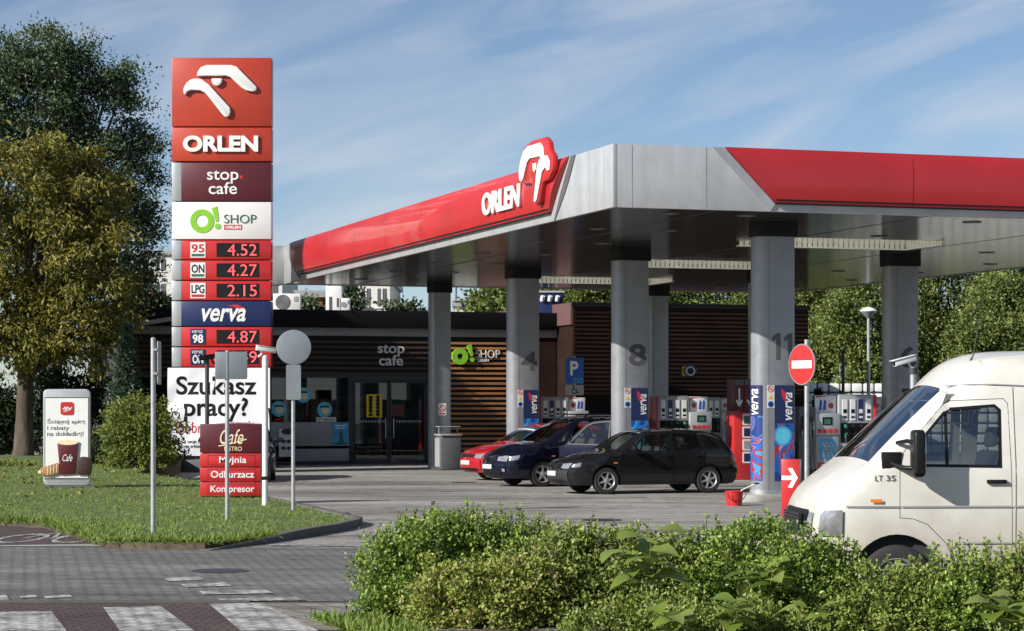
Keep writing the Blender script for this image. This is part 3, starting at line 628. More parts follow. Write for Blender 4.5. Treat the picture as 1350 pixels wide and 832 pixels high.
# signs on the front
text('shop_lettering', 'stop\ncafe', (sx(497), sx(532), sz(482), sz(454.5)), M['white'], sp, FRONT(-.06), .06, bold=.012)
so1 = MB(); ring(so1, sx(604.8), sz(469.5), .10, .27, .0, .10, FRONT(-.07), 28)
so1.prism([(sx(614.2), sz(455)), (sx(619.6), sz(453.2)), (sx(622), sz(468.4)), (sx(618.8), sz(469.4))][::-1], 0, .10, FRONT(-.07)); so1.prism(disc(sx(620.8), sz(473.8), .075), 0, .10, FRONT(-.07)); so1.build('round_letter_sign', M['green'], sp)
text('shop_word', 'SHOP', (sx(626.5), sx(658), sz(472, 640), sz(461.5, 640)), M['white'], sp, FRONT(-.06), .04, bold=-.004)
text('small_wordmark', 'ORLEN', (sx(628), sx(643.5), sz(477, 640), sz(473.6, 640)), M['white'], sp, FRONT(-.06), .03, bold=.04)
# stickers and posters on the glass
for i, (px, py) in enumerate(((367.5, 539), (399.5, 521), (428, 540))):
    b = MB(); b.prism(disc(sx(px), sz(py), .25), .0, .004, FRONT(-.002)); o = b.build('round_sticker', M['cyan'], sp)
    b = MB(); b.prism(disc(sx(px + 1), sz(py + 1), .13), .004, .006, FRONT(-.002)); b.build('sticker_picture', M['cream'], o)
    b = MB(); b.prism(rectp(sx(px - 6), sx(px + 6), sz(py - 2.5), sz(py - 5)), .006, .008, FRONT(-.002)); b.build('sticker_band', M['navy'], o)
b = MB(); b.prism(rectp(sx(417), sx(443), sz(556), sz(550)), 0, .005, FRONT(-.002)); o = b.build('white_strip', M['white'], sp)
text('strip_lettering', 'NETY MEDIACH', (sx(418.5), sx(441.5), sz(554.7), sz(551.4)), M['black'], o, FRONT(-.008), .002, bold=.01)
b = MB(); b.prism(rectp(sx(438), sx(459), sz(587), sz(557)), 0, .006, FRONT(-.065)); o = b.build('blue_poster', M['skyblue'], sp)
b = MB(); b.prism([(sx(446), sz(583)), (sx(452), sz(583)), (sx(451), sz(570)), (sx(449.5), sz(566)), (sx(447), sz(572))], .006, .009, FRONT(-.065)); b.prism(rectp(sx(440), sx(457), sz(586), sz(583)), .006, .009, FRONT(-.065)); b.build('poster_bottle', M['dgreen'], o)
b = MB(); b.prism(rectp(sx(441), sx(456), sz(562), sz(560)), .006, .009, FRONT(-.065)); b.prism(rectp(sx(443), sx(454), sz(565), sz(563.6)), .006, .009, FRONT(-.065)); b.build('poster_text_line', M['white'], o)
b = MB(); b.prism(rectp(sx(366), sx(386), sz(601), sz(565)), 0, .01, FRONT(-.20)); o = b.build('pink_poster', M['white'], sp)
b = MB(); b.prism(disc(sx(377), sz(568.5), .10, 20, 2.0), .01, .013, FRONT(-.20))
for i in range(2):
    for j in range(2): b.prism(disc(sx(372 + 7 * i), sz(581 + 9 * j), .06, 12, 1.3), .01, .013, FRONT(-.20))
b.build('poster_print', M['maroon'], o)
# goods on shelves inside
goods = [mat('goods_red', (.4, .03, .03), .5), mat('goods_yellow', (.6, .4, .05), .5), mat('goods_blue', (.05, .12, .4), .5), mat('goods_white', (.5, .5, .48), .5), mat('goods_green', (.06, .25, .08), .5)]
for y, x0, x1 in ((2.2, -1.2, 1.2), (.7, -3.8, -1.6), (1.6, 1.4, 3.6), (3.4, -3.8, -1.6)):
    b = MB(); g = MB()
    for z in (.2, .65, 1.1, 1.55, 1.95):
        b.box(x0, x1, y, y + .4, z - .03, z); k = x0 + .03
        while k < x1 - .2:
            wv = random.uniform(.08, .2); hh = random.uniform(.15, .32); g.box(k, k + wv, y + .02, y + .3, z, z + hh, random.randrange(5)); k += wv + random.uniform(.01, .06)
    o = b.build('shelf', M['dgrey'], sp); g.build('goods', goods, o)
# things on the roof
def ac_unit(px0, px1, py0, py1, Y, label):
    X0, X1 = WX(px0, Y), WX(px1, Y); z0, z1 = WZ(py1, Y), WZ(py0, Y); wd = X1 - X0; h = z1 - z0
    t = thing('air_conditioner', label, 'air conditioner', ((X0 + X1) / 2, Y, z0), 0)
    b = MB(); b.box(-wd / 2, wd / 2, 0, .4, .05, h); b.box(-wd * .4, -wd * .3, .02, .38, -.45, .05); b.box(wd * .3, wd * .4, .02, .38, -.45, .05); b.build('casing', M['white'], t, bevel=.02)
    b = MB(); r = min(h * .42, wd * .3); b.prism(disc(-wd * .12, h * .52, r), 0, .006, FRONT(0)); b.build('fan_opening', M['dgrey'], t)
    b = MB()
    for k in range(1, 6): ring(b, -wd * .12, h * .52, r * k / 6 - .008, r * k / 6 + .008, .008, .02, FRONT(0), 20)
    b.build('fan_grille', M['grey'], t)
    b = MB()
    for i in range(3):
        for j in range(3): b.prism(rectp(wd * (.28 + .06 * i), wd * (.32 + .06 * i), h * (.55 + .1 * j), h * (.62 + .1 * j)), 0, .006, FRONT(0))
    b.build('vent_slot', M['dgrey'], t); return t
ac_unit(359, 396, 387, 411, 76.5, 'white air conditioner with round fan on the shop roof')
ac_unit(448, 461, 393, 411, 77, 'small white air conditioner beside the tall roof cabinet')
t = thing('roof_cabinet', 'tall white ventilation cabinet on the shop roof', 'ventilation cabinet', (WX(440, 77), 77, 4.44))
b = MB(); b.box(-.27, .27, 0, .5, 0, WZ(377, 77) - 4.44); b.build('casing', M['white'], t, bevel=.02); b = MB(); b.prism(rectp(-.16, -.05, .5, 1.15), 0, .006, FRONT(0)); b.prism(rectp(.1, .18, .8, 1.1), 0, .006, FRONT(0)); b.build('vent_slot', M['dgrey'], t)
b = MB(); q = [(WX(480, 78), 78, 4.3), (WX(480, 78), 78, 4.95), (WX(483, 78), 78, 5.06), (WX(489, 78), 78, 5.1), (WX(494, 78), 78, 5.02), (WX(496, 78), 78, 4.85)]
b.tube(q, [.2, .2, .2, .19, .19, .19], 12); tag(b.build('roof_vent', M['cream']), 'cream curved vent pipe rising over the shop parapet', 'vent pipe')
t = thing('roof_box', 'dark blue roof housing with three white cowls above the shop wall', 'roof housing', (WX(724, 76), 76, 4.44))
b = MB(); b.box(-.46, .46, 0, .5, 0, 1.24); b.build('housing', M['navy'], t, bevel=.02); b = MB(); b.box(-.52, .52, -.05, .55, 1.24, 1.3); b.build('lid', M['alu'], t)
for i in range(3):
    b = MB(); b.tube([(-.24 + .25 * i, -.05, .96), (-.21 + .25 * i, -.12, 1.12)], .075, 10); b.build('cowl', M['white'], t)
# bin beside the slim column
bx, by = G(587, 614); t = thing('litter_bin', 'grey litter bin with ash tray top beside the slim column', 'litter bin', (WX(590.5, 67.5), 67.5, 0), TH)
b = MB(); b.box(-.30, .32, -.3, .3, .03, 1.02); b.build('body', M['dgrey'], t, bevel=.02); b = MB(); b.box(-.33, .35, -.34, .34, 1.02, 1.07); b.build('lid', M['grey'], t, bevel=.01)
b = MB(); b.box(-.33, -.302, -.25, .25, .1, .95) ; b.build('side_panel', M['grey'], t)
b = MB()
for x in (-.29, .28): b.box(x, x + .02, -.02, .02, 1.07, 1.28)
b.box(-.31, .32, -.25, .25, 1.28, 1.3); b.build('roof', M['grey'], t)
# parking sign
t = thing('parking_sign', 'blue parking sign with white P over a wheelchair plate on a pole', 'parking sign', (WX(757.5, 68), 68, 0)); Y = 68
b = MB(); b.cyl((0, .04, 0), (0, .04, WZ(470, Y)), .035); b.build('pole', M['steel'], t)
hw = 12 * Y / F; b = MB(); b.prism(rrect(-hw, hw, WZ(506, Y), WZ(471.5, Y), .04), 0, .03, FRONT(0)); o = b.build('sign_plate', M['blue'], t)
text('sign_letter', 'P', (-.13, .11, WZ(495, Y), WZ(476, Y)), M['white'], o, FRONT(-.031), .004, bold=.03)
b = MB(); c = [(-.02, WZ(505, Y)), (.24, WZ(505, Y)), (.24, WZ(499, Y)), (-.02, WZ(499, Y))]; line(b, c + c[:1], .012, .03, .034, FRONT(0)); line(b, [c[0], c[2]], .012, .03, .034, FRONT(0)); line(b, [c[1], c[3]], .012, .03, .034, FRONT(0)); b.build('crossed_box', M['cyan'], o)
b = MB(); b.prism(rrect(-hw, hw, WZ(521, Y), WZ(507.5, Y), .02), 0, .03, FRONT(0)); o = b.build('wheelchair_plate', M['grey'], t)
b = MB(); z = WZ(514, Y); ring(b, -.01, z - .03, .065, .09, .03, .034, FRONT(0), 20, 100, 380); line(b, [(-.03, z + .1), (-.02, z + .0), (.05, z), (.09, z - .09), (.13, z - .08)], .026, .03, .035, FRONT(0)); b.prism(disc(-.03, z + .12, .025), .03, .035, FRONT(0)); b.build('wheelchair_symbol', M['black'], o)
# small round projecting sign
Y = 72; t = thing('hanging_sign', 'small yellow and blue round sign hung on the dark wall', 'sign', (WX(909, Y), Y + .3, WZ(489, Y)))
b = MB(); b.prism(rrect(-.22, .0, -.16, .16, .04), 0, .03, FRONT(0)); b.build('yellow_plate', M['yellow'], t)
b = MB(); b.lathe([(.001, -.06), (.2, -.05), (.22, 0), (.2, .05), (.001, .06)], 24, (.05, 0, 0), 'y'); o = b.build('round_body', M['navy'], t); b = MB(); ring(b, .05, 0, .1, .16, .055, .066, FRONT(0), 24); b.build('white_ring', M['white'], o)
b = MB(); b.cyl((0, .02, 0), (0, 1.5, 0), .02); b.build('bracket', M['dark_steel'], t)
# ------------------------------------------------------------------ price pylon
PY = 65.0; PS = F / PY; PX = WX(292, PY); PB = .15
def pxl(px): return (px - 292) / PS
def pz(py): return EYE + (HOR - py) / PS - PB
py_ = thing('price_pylon', 'tall red price pylon with white bird emblem and fuel price displays', 'price sign', (PX, PY, PB))
b = MB(); b.box(pxl(231), pxl(353), .12, .48, -.3, pz(80)); b.build('mast', M['dark_steel'], py_)
b = MB(); b.box(pxl(232), pxl(352), .05, .5, -.3, pz(603)); b.build('plinth', M['dgrey'], py_, bevel=.02)
def panel(name, y0, y1, m, greystrip=False, x0=226.5, x1=357.5):
    b = MB(); b.box(pxl(x0 + (13 if greystrip else 0)), pxl(x1), 0, .55, pz(y1), pz(y0)); o = b.build(name, m, py_, bevel=.02)
    if greystrip:
        b = MB(); b.box(pxl(x0), pxl(x0 + 13) - .003, .004, .54, pz(y1), pz(y0)); b.build('grey_strip', M['alu'], o, bevel=.015)
    return o
def ptext(n, body, x0, x1, y0, y1, m, par, d=.003, dep=.012, **k): return text(n, body, (pxl(x0), pxl(x1), pz(y1), pz(y0)), m, par, FRONT(-d), dep, **k)
pe = panel('emblem_panel', 76, 166.6, M['orange_red'])
up, lo, ey = [[((x / 2.3775), (z / 2.3775)) for x, z in P] for P in (
    [(618, 240), (622, 224), (632, 211), (650, 205), (725, 205), (743, 210), (757, 224), (806, 274), (804, 286), (790, 289), (770, 284), (757, 275), (722, 243), (708, 239)],
    [(577, 296), (577, 277), (585, 262), (598, 251), (612, 247), (632, 249), (655, 265), (722, 338), (724, 353), (719, 366), (708, 369), (699, 361), (655, 305), (643, 292), (628, 285), (600, 284), (588, 289), (583, 299)],
    [(664, 247), (698, 247), (697, 258), (692, 267), (681, 272), (670, 267), (665, 258)])]
b = MB()
for P in (up, lo, ey): b.prism([(pxl(x), pz(z)) for x, z in P][::-1], 0, .10, FRONT(-.002))
b.build('bird_emblem', M['white'], pe, bevel=.035, seg=3, smooth=60)
pw = panel('wordmark_panel', 168.2, 212.6, M['orange_red']); ptext('wordmark', 'ORLEN', 241.5, 340.5, 179, 200.5, M['white'], pw, dep=.07, bold=.045)
pc = panel('cafe_panel', 214.4, 264.8, M['maroon'], True); ptext('cafe_lettering', 'stop\ncafe', 273, 314.5, 224.5, 256, M['white'], pc, bold=.008); b = MB(); b.prism(disc(pxl(318), pz(233.5), .05), 0, .006, FRONT(-.002)); b.build('red_dot', M['red'], pc)
ps_ = panel('shop_panel', 266.4, 315.4, M['white'])
b = MB(); ring(b, pxl(266.5), pz(291.5), .17, .34, 0, .012, FRONT(-.002), 30)
b.prism([(pxl(279), pz(274.5)), (pxl(286.3), pz(272)), (pxl(288.5), pz(291)), (pxl(284.8), pz(293))][::-1], 0, .012, FRONT(-.002)); b.prism(disc(pxl(287), pz(298.3), .085), 0, .012, FRONT(-.002)); b.build('round_letter', M['green'], ps_)
ptext('shop_word', 'SHOP', 295.5, 338, 283, 294.5, M['dgreen'], ps_, bold=-.004)
b = MB(); b.prism(rectp(pxl(295.5), pxl(319), pz(302.8), pz(296.4)), 0, .006, FRONT(-.002)); o = b.build('red_tab', M['red'], ps_); ptext('tab_wordmark', 'ORLEN', 297.2, 317.5, 297.7, 301.6, M['white'], o, .009, .004, bold=.04)
def price(y0, y1, grade, digits, badge, sub):
    o = panel('price_panel', y0, y1, M['red'], True); c = (y0 + y1) / 2
    b = MB(); b.prism(rectp(pxl(251), pxl(271), pz(c + 10.2), pz(c - 10.2)), 0, .012, FRONT(-.002)); g = b.build('fuel_badge', badge, o); wh = badge is M['white']
    if wh:
        ptext('badge_lettering', grade, 252.5, 269.5, c - 7.5, c + 3.6, M['red'] if grade == '95' else M['black'], g, .015, .004, bold=.02)
        b = MB(); b.prism(rectp(pxl(252.5), pxl(269.5), pz(c + 8.6), pz(c + 5.2)), .012, .016, FRONT(-.002)); b.build('badge_line', M['dgreen'] if grade == '95' else M['red'] if grade == 'LPG' else M['dgreen'], g)
    else:
        ptext('badge_lettering', grade, 254, 268, c - 3, c + 8.5, M['white'], g, .015, .004, bold=.03); ptext('badge_name', 'verva', 253, 267, c - 8.6, c - 4.6, M['white'], g, .015, .004, bold=.0, shear=.25)
    b = MB(); b.prism(rectp(pxl(285.5), pxl(341.5), pz(c + 9), pz(c - 9)), 0, .01, FRONT(-.002)); d = b.build('display', M['black'], o)
    ptext('price_digits', digits, 300, 338.5, c - 7.6, c + 7.6, M['led'], d, .013, .004, bold=-.004)
price(317, 342, '95', '4.52', M['white'], 1); price(343.4, 369, 'ON', '4.27', M['white'], 1); price(370.4, 395.8, 'LPG', '2.15', M['white'], 1)
pv = panel('verva_panel', 397.2, 429.8, M['navy'], True)
ptext('verva_lettering', 'verva', 266, 324, 406.5, 424, M['white'], pv, bold=.02, shear=.28)
b = MB(); b.prism([(pxl(x), pz(y)) for x, y in ((300, 403), (313, 401.5), (322, 406), (325, 411), (316, 409), (308, 405))][::-1], 0, .01, FRONT(-.002)); b.build('verva_leaf', M['red'], pv)
price(431.2, 456.6, '98', '4.87', M['navy'], 0); price(458, 483.6, 'ON', '4.49', M['navy'], 0)
# banner hung below
M['banner'] = mat('banner_cloth', (.74, .75, .78), .7, var=.04, bump=.5, bscale=1.2, stretch=(1, 1, .35))
bt = thing('job_banner', 'white recruitment banner with large black lettering hung under the price panels', 'banner', (PX, PY - .02, PB))
def bsurf(X_, Z_):
    u, v_ = (X_ - pxl(221)) / (pxl(356) - pxl(221)), (Z_ - pz(601)) / (pz(485) - pz(601)); return -.02 - .02 * math.sin(u * 9 + v_ * 5) - .02 * math.sin((u - v_) * 14) * (1 - u)
def btext(n, body, x0, x1, y0, y1, m, **k): return text(n, body, (pxl(x0), pxl(x1), pz(y1), pz(y0)), m, bt, lambda a, c, d: (a, bsurf(a, c) - .006 - d, c), .002, **k)
b = MB(); nx, nz = 48, 44; vs = []
for j in range(nz + 1):
    for i in range(nx + 1):
        u, v_ = i / nx, j / nz; X_, Z_ = pxl(221) + (pxl(356) - pxl(221)) * u, pz(601) + (pz(485) - pz(601)) * v_; vs.append((X_, bsurf(X_, Z_), Z_))
b.add(vs, [(j * (nx + 1) + i, j * (nx + 1) + i + 1, (j + 1) * (nx + 1) + i + 1, (j + 1) * (nx + 1) + i) for j in range(nz) for i in range(nx)]); b.build('banner_sheet', M['banner'], bt, smooth=80)
btext('banner_headline', 'Szukasz\npracy?', 232.5, 338, 496, 556, M['black'], bold=.018)
btext('banner_line', 'Dobrze trafiłeś!', 232, 335, 555, 571, M['red'])
btext('banner_small_print', 'Wyślij swoje CV lub\nzapytaj w stacji.pl', 232, 275, 579, 592, M['black'])
# ------------------------------------------------------------------ directory sign
def frontsign(name, label, cat, px, pyb, Y, rz=0, zb=None): return thing(name, label, cat, (WX(px, Y), Y, WZ(pyb, Y) if zb is None else zb), rz)
DY = 44.3; DS = F / DY
ds = frontsign('direction_board', 'maroon and red board listing car wash, vacuum and compressor on the lawn', 'direction board', 303, 654, DY)
dx = lambda p: (p - 303) / DS
dz = lambda p: (654 - p) / DS
b = MB(); b.box(dx(266), dx(272), .06, .14, -.12, 1.3); b.box(dx(334), dx(340), .06, .14, -.12, 1.3); b.build_each('leg', M['dark_steel'], ds)
b = MB(); b.box(dx(263.5), dx(344), 0, .22, dz(597), dz(559)); o = b.build('cafe_panel', M['maroon'], ds, bevel=.012)
text('cafe_script', 'Cafe', (dx(290), dx(321), dz(585.5), dz(566)), M['cream'], o, FRONT(-.002), .008, bold=.0, shear=.35); text('cafe_lettering', 'BISTRO', (dx(296), dx(319), dz(594.5), dz(588.8)), M['cream'], o, FRONT(-.002), .008)
b = MB(); line(b, [(dx(288), dz(588)), (dx(300), dz(586.2)), (dx(325), dz(579))], .02, 0, .006, FRONT(-.001)); b.build('script_stroke', M['cream'], o)
b = MB()
for y0, y1, s_, x0, x1 in ((598, 615.4, 'Myjnia', 289, 325), (616.6, 634.6, 'Odkurzacz', 278, 335), (635.8, 654, 'Kompresor', 277.5, 335.5)):
    b = MB(); b.box(dx(263.5), dx(344), 0, .22, dz(y1), dz(y0)); o = b.build('red_panel', M['red'], ds, bevel=.012)
    b = MB(); line(b, [(dx(274), dz(y1 - 2.5)), (dx(337), dz(y1 - 2.5)), (dx(337), dz(y0 + 2.5)), (dx(274), dz(y0 + 2.5)), (dx(274), dz(y1 - 2.5))], .006, 0, .003, FRONT(-.001)); b.build('inset_line', M['maroon'], o)
    c = (y0 + y1) / 2; up_ = s_[0] != 'M'; text('panel_lettering', s_, (dx(x0), dx(x1), dz(c + (5.2 if s_ != 'Odkurzacz' else 4.2) + (1.2 if s_ != 'Odkurzacz' else 0)), dz(c - 4.8)), M['white'], o, FRONT(-.002), .006, bold=.015)
# ------------------------------------------------------------------ posts, traffic signs seen from behind, cameras
def post(name, label, cat, px, ptop, pbot, r, zg, m='steel', rz=0):
    Y = F * (EYE - zg) / (pbot - HOR); t = thing(name, label, cat, (WX(px, Y), Y, zg - .05), rz); H = WZ(ptop, Y) - zg + .05
    b = MB(); b.cyl((0, 0, 0), (0, 0, H), r); b.lathe([(r, H), (r * .7, H + r * .35), (.001, H + r * .45)], 14); b.build('pole', M[m], t); return t, Y, H
t, Y, H = post('sign_post', 'steel post with a traffic sign seen edge on at the lawn front', 'traffic sign', 202, 446, 704, .036, .10); s_ = F / Y
b = MB(); b.prism(rrect(-.30, .30, H - .66, H - .04, .05), -.008, .008, lambda a, c, d: (.065 + d, a * .5 + .12, c)); b.build('sign_plate', M['steel'], t); b = MB()
for z in (H - .18, H - .52): b.box(.0, .06, -.045, .05, z, z + .035)
b.build_each('bracket', M['steel'], t)
t, Y, H = post('sign_post', 'steel post carrying a square grey sign back in front of the direction board', 'traffic sign', 299.5, 463, 684, .034, .12); s_ = F / Y
b = MB(); b.prism(rrect((284 - 299.5) / s_, (326.5 - 299.5) / s_, H - 37 / s_, H - .01, .025), .036, .05, lambda a, c, d: (a, -d, c)) ; o = b.build('sign_back', M['signback'], t, bevel=.004)
b = MB(); b.box(-.2, .3, -.046, .036 - .07, H - .14, H - .11); b.box(-.2, .3, -.046, -.034, H - .38, H - .35); b.build_each('bracket', M['steel'], t)
b = MB(); b.box(.0, .012, -.062, -.0505, H - 37 / s_, H - .01); b.build('sign_rib', M['alu'], o)
t, Y, H = post('sign_post', 'steel post with a round sign back and a small plate below it', 'traffic sign', 386.5, 436, 671, .034, .12); s_ = F / Y
b = MB(); zc = H - 22 / s_; b.lathe([(.001, -.05), (23 / s_ - .02, -.05), (23 / s_, -.045), (23 / s_, -.03), (.001, -.03)], 36, (1 / s_, -.0, zc), 'y'); b.build('round_sign_back', M['signback'], t)
b = MB(); b.prism(rrect(-9 / s_, 10.5 / s_, H - 91 / s_, H - 45 / s_, .03), .036, .05, lambda a, c, d: (a, -d, c)); b.build('plate_back', M['signback'], t)
b = MB()
for z in (zc + .12, zc - .14, H - .85, H - 1.15): b.box(-.05, .05, -.04, .045, z, z + .03)
b.build_each('bracket', M['steel'], t)
def cctv(t, loc, rz, pitch, k, m='white'):
    c = part_empty('camera_head', t, loc); c.rotation_euler = (0, pitch, rz)
    b = MB(); b.prism(rrect(-.055 * k, .055 * k, -.05 * k, .05 * k, .02 * k), -.22 * k, .18 * k, lambda a, q, d: (d, a, q)); b.box(-.27 * k, .19 * k, -.068 * k, .068 * k, .052 * k, .062 * k); b.build('housing', M[m], c, bevel=.004 * k)
    b = MB(); b.prism(disc(0, 0, .04 * k), 0, .004, lambda a, q, d: (-.2215 * k - d, a, q)); b.build('camera_lens', M['black'], c)
    b = MB(); b.tube([(.05 * k, 0, -.05 * k), (.06 * k, 0, -.12 * k), (.12 * k, 0, -.17 * k)], .022 * k); b.build('arm', M[m], c); return c
t, Y, H = post('security_camera', 'white pole with a security camera behind the direction board edge', 'security camera', 349.5, 470, 665, .055, .13, 'white')
cctv(t, (.0, -.02, H + .13), R(200), R(-8), .9); b = MB(); b.tube([(.07, 0, .45), (.09, 0, .6), (.09, 0, 1.6), (.07, 0, 1.8)], .015); b.box(-.06, .07, -.06, .06, .5, .56); b.build('cable', M['black'], t)
t, Y, H = post('security_camera', 'black pole with a black security camera behind the square sign back', 'security camera', 273, 474, 644, .045, .12, 'dark_steel')
cctv(t, (.05, -.02, H + .05), R(20), R(-8), 1.0, 'black')
# phone shaped advertising stand
AYD = 46.8; AS = F / AYD
ad = frontsign('advertising_stand', 'white phone shaped advertising stand with coffee cup picture on the lawn', 'advertising stand', 87.5, 642, AYD, R(2))
ax = lambda p: (p - 87.5) / AS
az = lambda p: (642 - p) / AS
b = MB(); b.prism(rrect(ax(57), ax(118.5), az(640), az(513), .10), -.12, 0, FRONT(0)); b.build('stand_body', M['alu'], ad, bevel=.015)
b = MB(); b.box(ax(56), ax(126), -.12, .22, -.06, .025); b.build('base_plate', M['dgrey'], ad)
b = MB(); b.prism(rectp(ax(59), ax(117), az(632), az(523.5)), 0, .004, FRONT(-.001)); sc_ = b.build('screen_border', M['dgrey'], ad)
b = MB(); b.prism(rectp(ax(60), ax(116), az(630), az(525)), .004, .007, FRONT(-.001)); b.build('screen', M['white'], sc_)
b = MB(); b.prism(rrect(ax(80), ax(97), az(547), az(530), .05), .007, .02, FRONT(-.001)); o = b.build('app_icon', M['red'], ad); b = MB(); line(b, [(ax(83), az(540)), (ax(87), az(536)), (ax(86), az(541)), (ax(90), az(536.5)), (ax(91), az(540)), (ax(95), az(537))], .02, .02, .023, FRONT(-.001)); line(b, [(ax(84), az(543)), (ax(94), az(539.5))], .015, .02, .023, FRONT(-.001)); b.build('icon_scrawl', M['white'], o)
for s_, x1_, y0_, y1_ in (('Ściągnij apkę', 112, 551.5, 560), ('i rabaty', 91, 561.5, 568.3), ('na dokładkę!', 110, 569, 576.5)): text('stand_lettering', s_, (ax(62.5), ax(x1_), az(y1_), az(y0_)), M['dgrey'], ad, FRONT(-.009), .003, bold=.01)
b = MB(); b.prism([(ax(80), az(626)), (ax(99.5), az(625)), (ax(103), az(584)), (ax(76), az(584))], .006, .05, FRONT(-.001)); cu = b.build('cup_picture', M['maroon'], ad, bevel=.01)
b = MB(); b.prism(disc(ax(89.5), az(583), 13.8 / AS, 28), .006, .052, lambda a, c, d: (a, -.001 - d, az(583) + (c - az(583)) * .26)); b.build('cup_lid', M['cream'], cu)
text('cup_script', 'Cafe', (ax(83), ax(96), az(608), az(599)), M['white'], cu, FRONT(-.052), .003, shear=.4)
M['bread'] = mat('bread_brown', (.33, .17, .06), .6, var=.3, scale=12); M['choc'] = mat('muffin_brown', (.035, .014, .01), .6, var=.4, scale=14)
b = MB(); b.prism([(ax(x), az(y)) for x, y in ((52.5, 620), (55, 617), (76, 610), (79, 613), (79, 624), (66, 627.5), (56, 626.5), (52.5, 624))], .006, .06, FRONT(-.001)); o = b.build('roll_picture', M['bread'], ad, bevel=.015); b = MB()
for k in range(4): line(b, [(ax(63 + 4 * k), az(626 - k)), (ax(64 + 4 * k), az(614.5 - k))], .014, .06, .064, FRONT(-.001))
b.prism(disc(ax(53), az(622), .035, 12), .0, .062, FRONT(-.001)); b.build('roll_stripe', M['cream'], o)
b = MB(); b.prism([(ax(x), az(y)) for x, y in ((102, 626), (120, 626), (122, 615), (121.5, 607), (117, 602.5), (109, 602), (102.5, 604), (101, 610), (101.5, 617))], .006, .06, FRONT(-.001)); b.build('muffin_picture', M['choc'], ad, bevel=.02)
# no entry sign, red arrow column, bucket, right hand camera
Y = 35.2; t = thing('no_entry_sign', 'round red no entry sign on a steel pole by the pump island', 'traffic sign', (WX(1058, Y), Y, 0), R(-58))
b = MB(); b.cyl((.04, .05, 0), (.04, .05, 2.95), .036); b.build('pole', M['steel'], t); zc = WZ(480.5, Y)
b = MB(); b.lathe([(.001, 0), (.315, 0), (.315, -.015), (.001, -.015)], 40, (0, 0, zc), 'y'); o = b.build('sign_disc', M['red'], t)
b = MB(); b.prism(rectp(-.24, .24, zc - .06, zc + .06), .0, .004, FRONT(-.015)); b.build('white_bar', M['white'], o)
b = MB(); b.lathe([(.30, .002), (.318, .002), (.318, -.02), (.305, -.02)], 40, (0, 0, zc), 'y'); b.build('rim', M['steel'], o)
Y = 36.2; s_ = F / Y; t = thing('arrow_pillar', 'red four sided pillar with a white arrow beside the van nose', 'direction pillar', (WX(1042, Y), Y, 0), R(-14))
b = MB(); b.box(-.145, .145, -.005, .26, .10, WZ(605.5, Y)); b.build('pillar', M['red'], t, bevel=.012); b = MB(); b.box(-.13, .13, .02, .24, 0, .1); b.build('foot', M['steel'], t)
zc = WZ(630, Y); b = MB(); b.prism([(-.14, zc - .035), (.03, zc - .035), (-.04, zc - .15), (.03, zc - .16), (.12, zc), (.03, zc + .16), (-.04, zc + .15), (.03, zc + .035), (-.14, zc + .035)], 0, .004, FRONT(-.006)); b.build('arrow', M['white'], t)
bx, by = G(968, 667); t = thing('bucket', 'red plastic bucket with a window wiper standing at the pump island end', 'bucket', (bx, by, .004), R(10))
b = MB(); b.lathe([(.001, .0), (.145, 0), (.175, .27), (.185, .275), (.18, .285), (.168, .28), (.14, .02), (.001, .02)], 4 * 6, (0, 0, 0)); b.build('pail', M['red'], t)
b = MB(); b.tube([(.18 * math.cos(R(a)), -.19, .26 + .17 * -math.sin(R(a)) ) for a in range(0, 181, 15)], .008, 6); b.build('bail_handle', M['black'], t)
b = MB(); b.tube([(.02, 0, .1), (.15, .0, .30), (.42, 0, .42)], .012, 6); b.build('wiper_stick', M['white'], t); b = MB(); b.box(.40, .47, -.09, .09, .41, .44); b.build('wiper_head', M['black'], t)
Y = 30.0; t = thing('security_camera', 'white security camera on a thick pole rising behind the van', 'security camera', (WX(1204, Y), Y, 0))
H = WZ(487, Y); b = MB(); b.cyl((0, 0, 0), (0, 0, H), .045); b.build('pole', M['steel'], t); b = MB(); b.cyl((0, 0, H - .06), (0, 0, H + .02), .06); b.tube([(.03, -.05, H + .02), (.09, -.05, H - .04), (.06, -.04, H - .12)], .008); b.build('bracket', M['dark_steel'], t)
c = cctv(t, (-.10, -.0, WZ(475.5, Y)), R(18), R(-14), .78)
# street lamp, thin mast, blockwork fence beyond the pumps
Y = 80; t = thing('street_lamp', 'slim street lamp with mushroom head by the pale fence', 'street lamp', (WX(1145, Y), Y, 0)); H = WZ(419, Y)
b = MB(); b.cyl((0, 0, 0), (0, 0, H), .075, .05); b.build('pole', M['steel'], t); b = MB(); b.lathe([(.06, H - .02), (.12, H + .05), (.26, H + .17), (.30, H + .22)], 24); b.build('lamp_globe', M['grey'], t)
b = MB(); b.lathe([(.30, H + .22), (.31, H + .24), (.2, H + .33), (.05, H + .38), (.001, H + .385)], 24); b.build('lamp_shade', M['white'], t)
Y = 70; t = thing('post', 'thin dark mast behind the fuel pumps', 'post', (WX(1111.5, Y), Y, 0)); b = MB(); b.cyl((0, 0, 0), (0, 0, WZ(462, Y)), .05); b.build('pole', M['dark_steel'], t); b = MB(); b.box(-.07, .07, -.07, .07, WZ(466, Y), WZ(462, Y)); b.build('cap', M['dark_steel'], t)
FY = 86.0; t = thing('fence', 'white panel fence with dark rails in front of the trees', 'fence', (WX(1062, FY), FY, 0)); top = WZ(504.5, FY)
x1 = WX(1420, FY) - WX(1062, FY); b = MB(); rails = MB(); k = 0.
while k < x1:
    for z in [top - .36 - .385 * q for q in range(7)]:
        b.prism(rrect(k + .03, k + .40, z + .02, z + .33, .06, 3), 0, .10, FRONT(0))
    k += .43
b.build('white_panel', M['white'], t, bevel=.02)
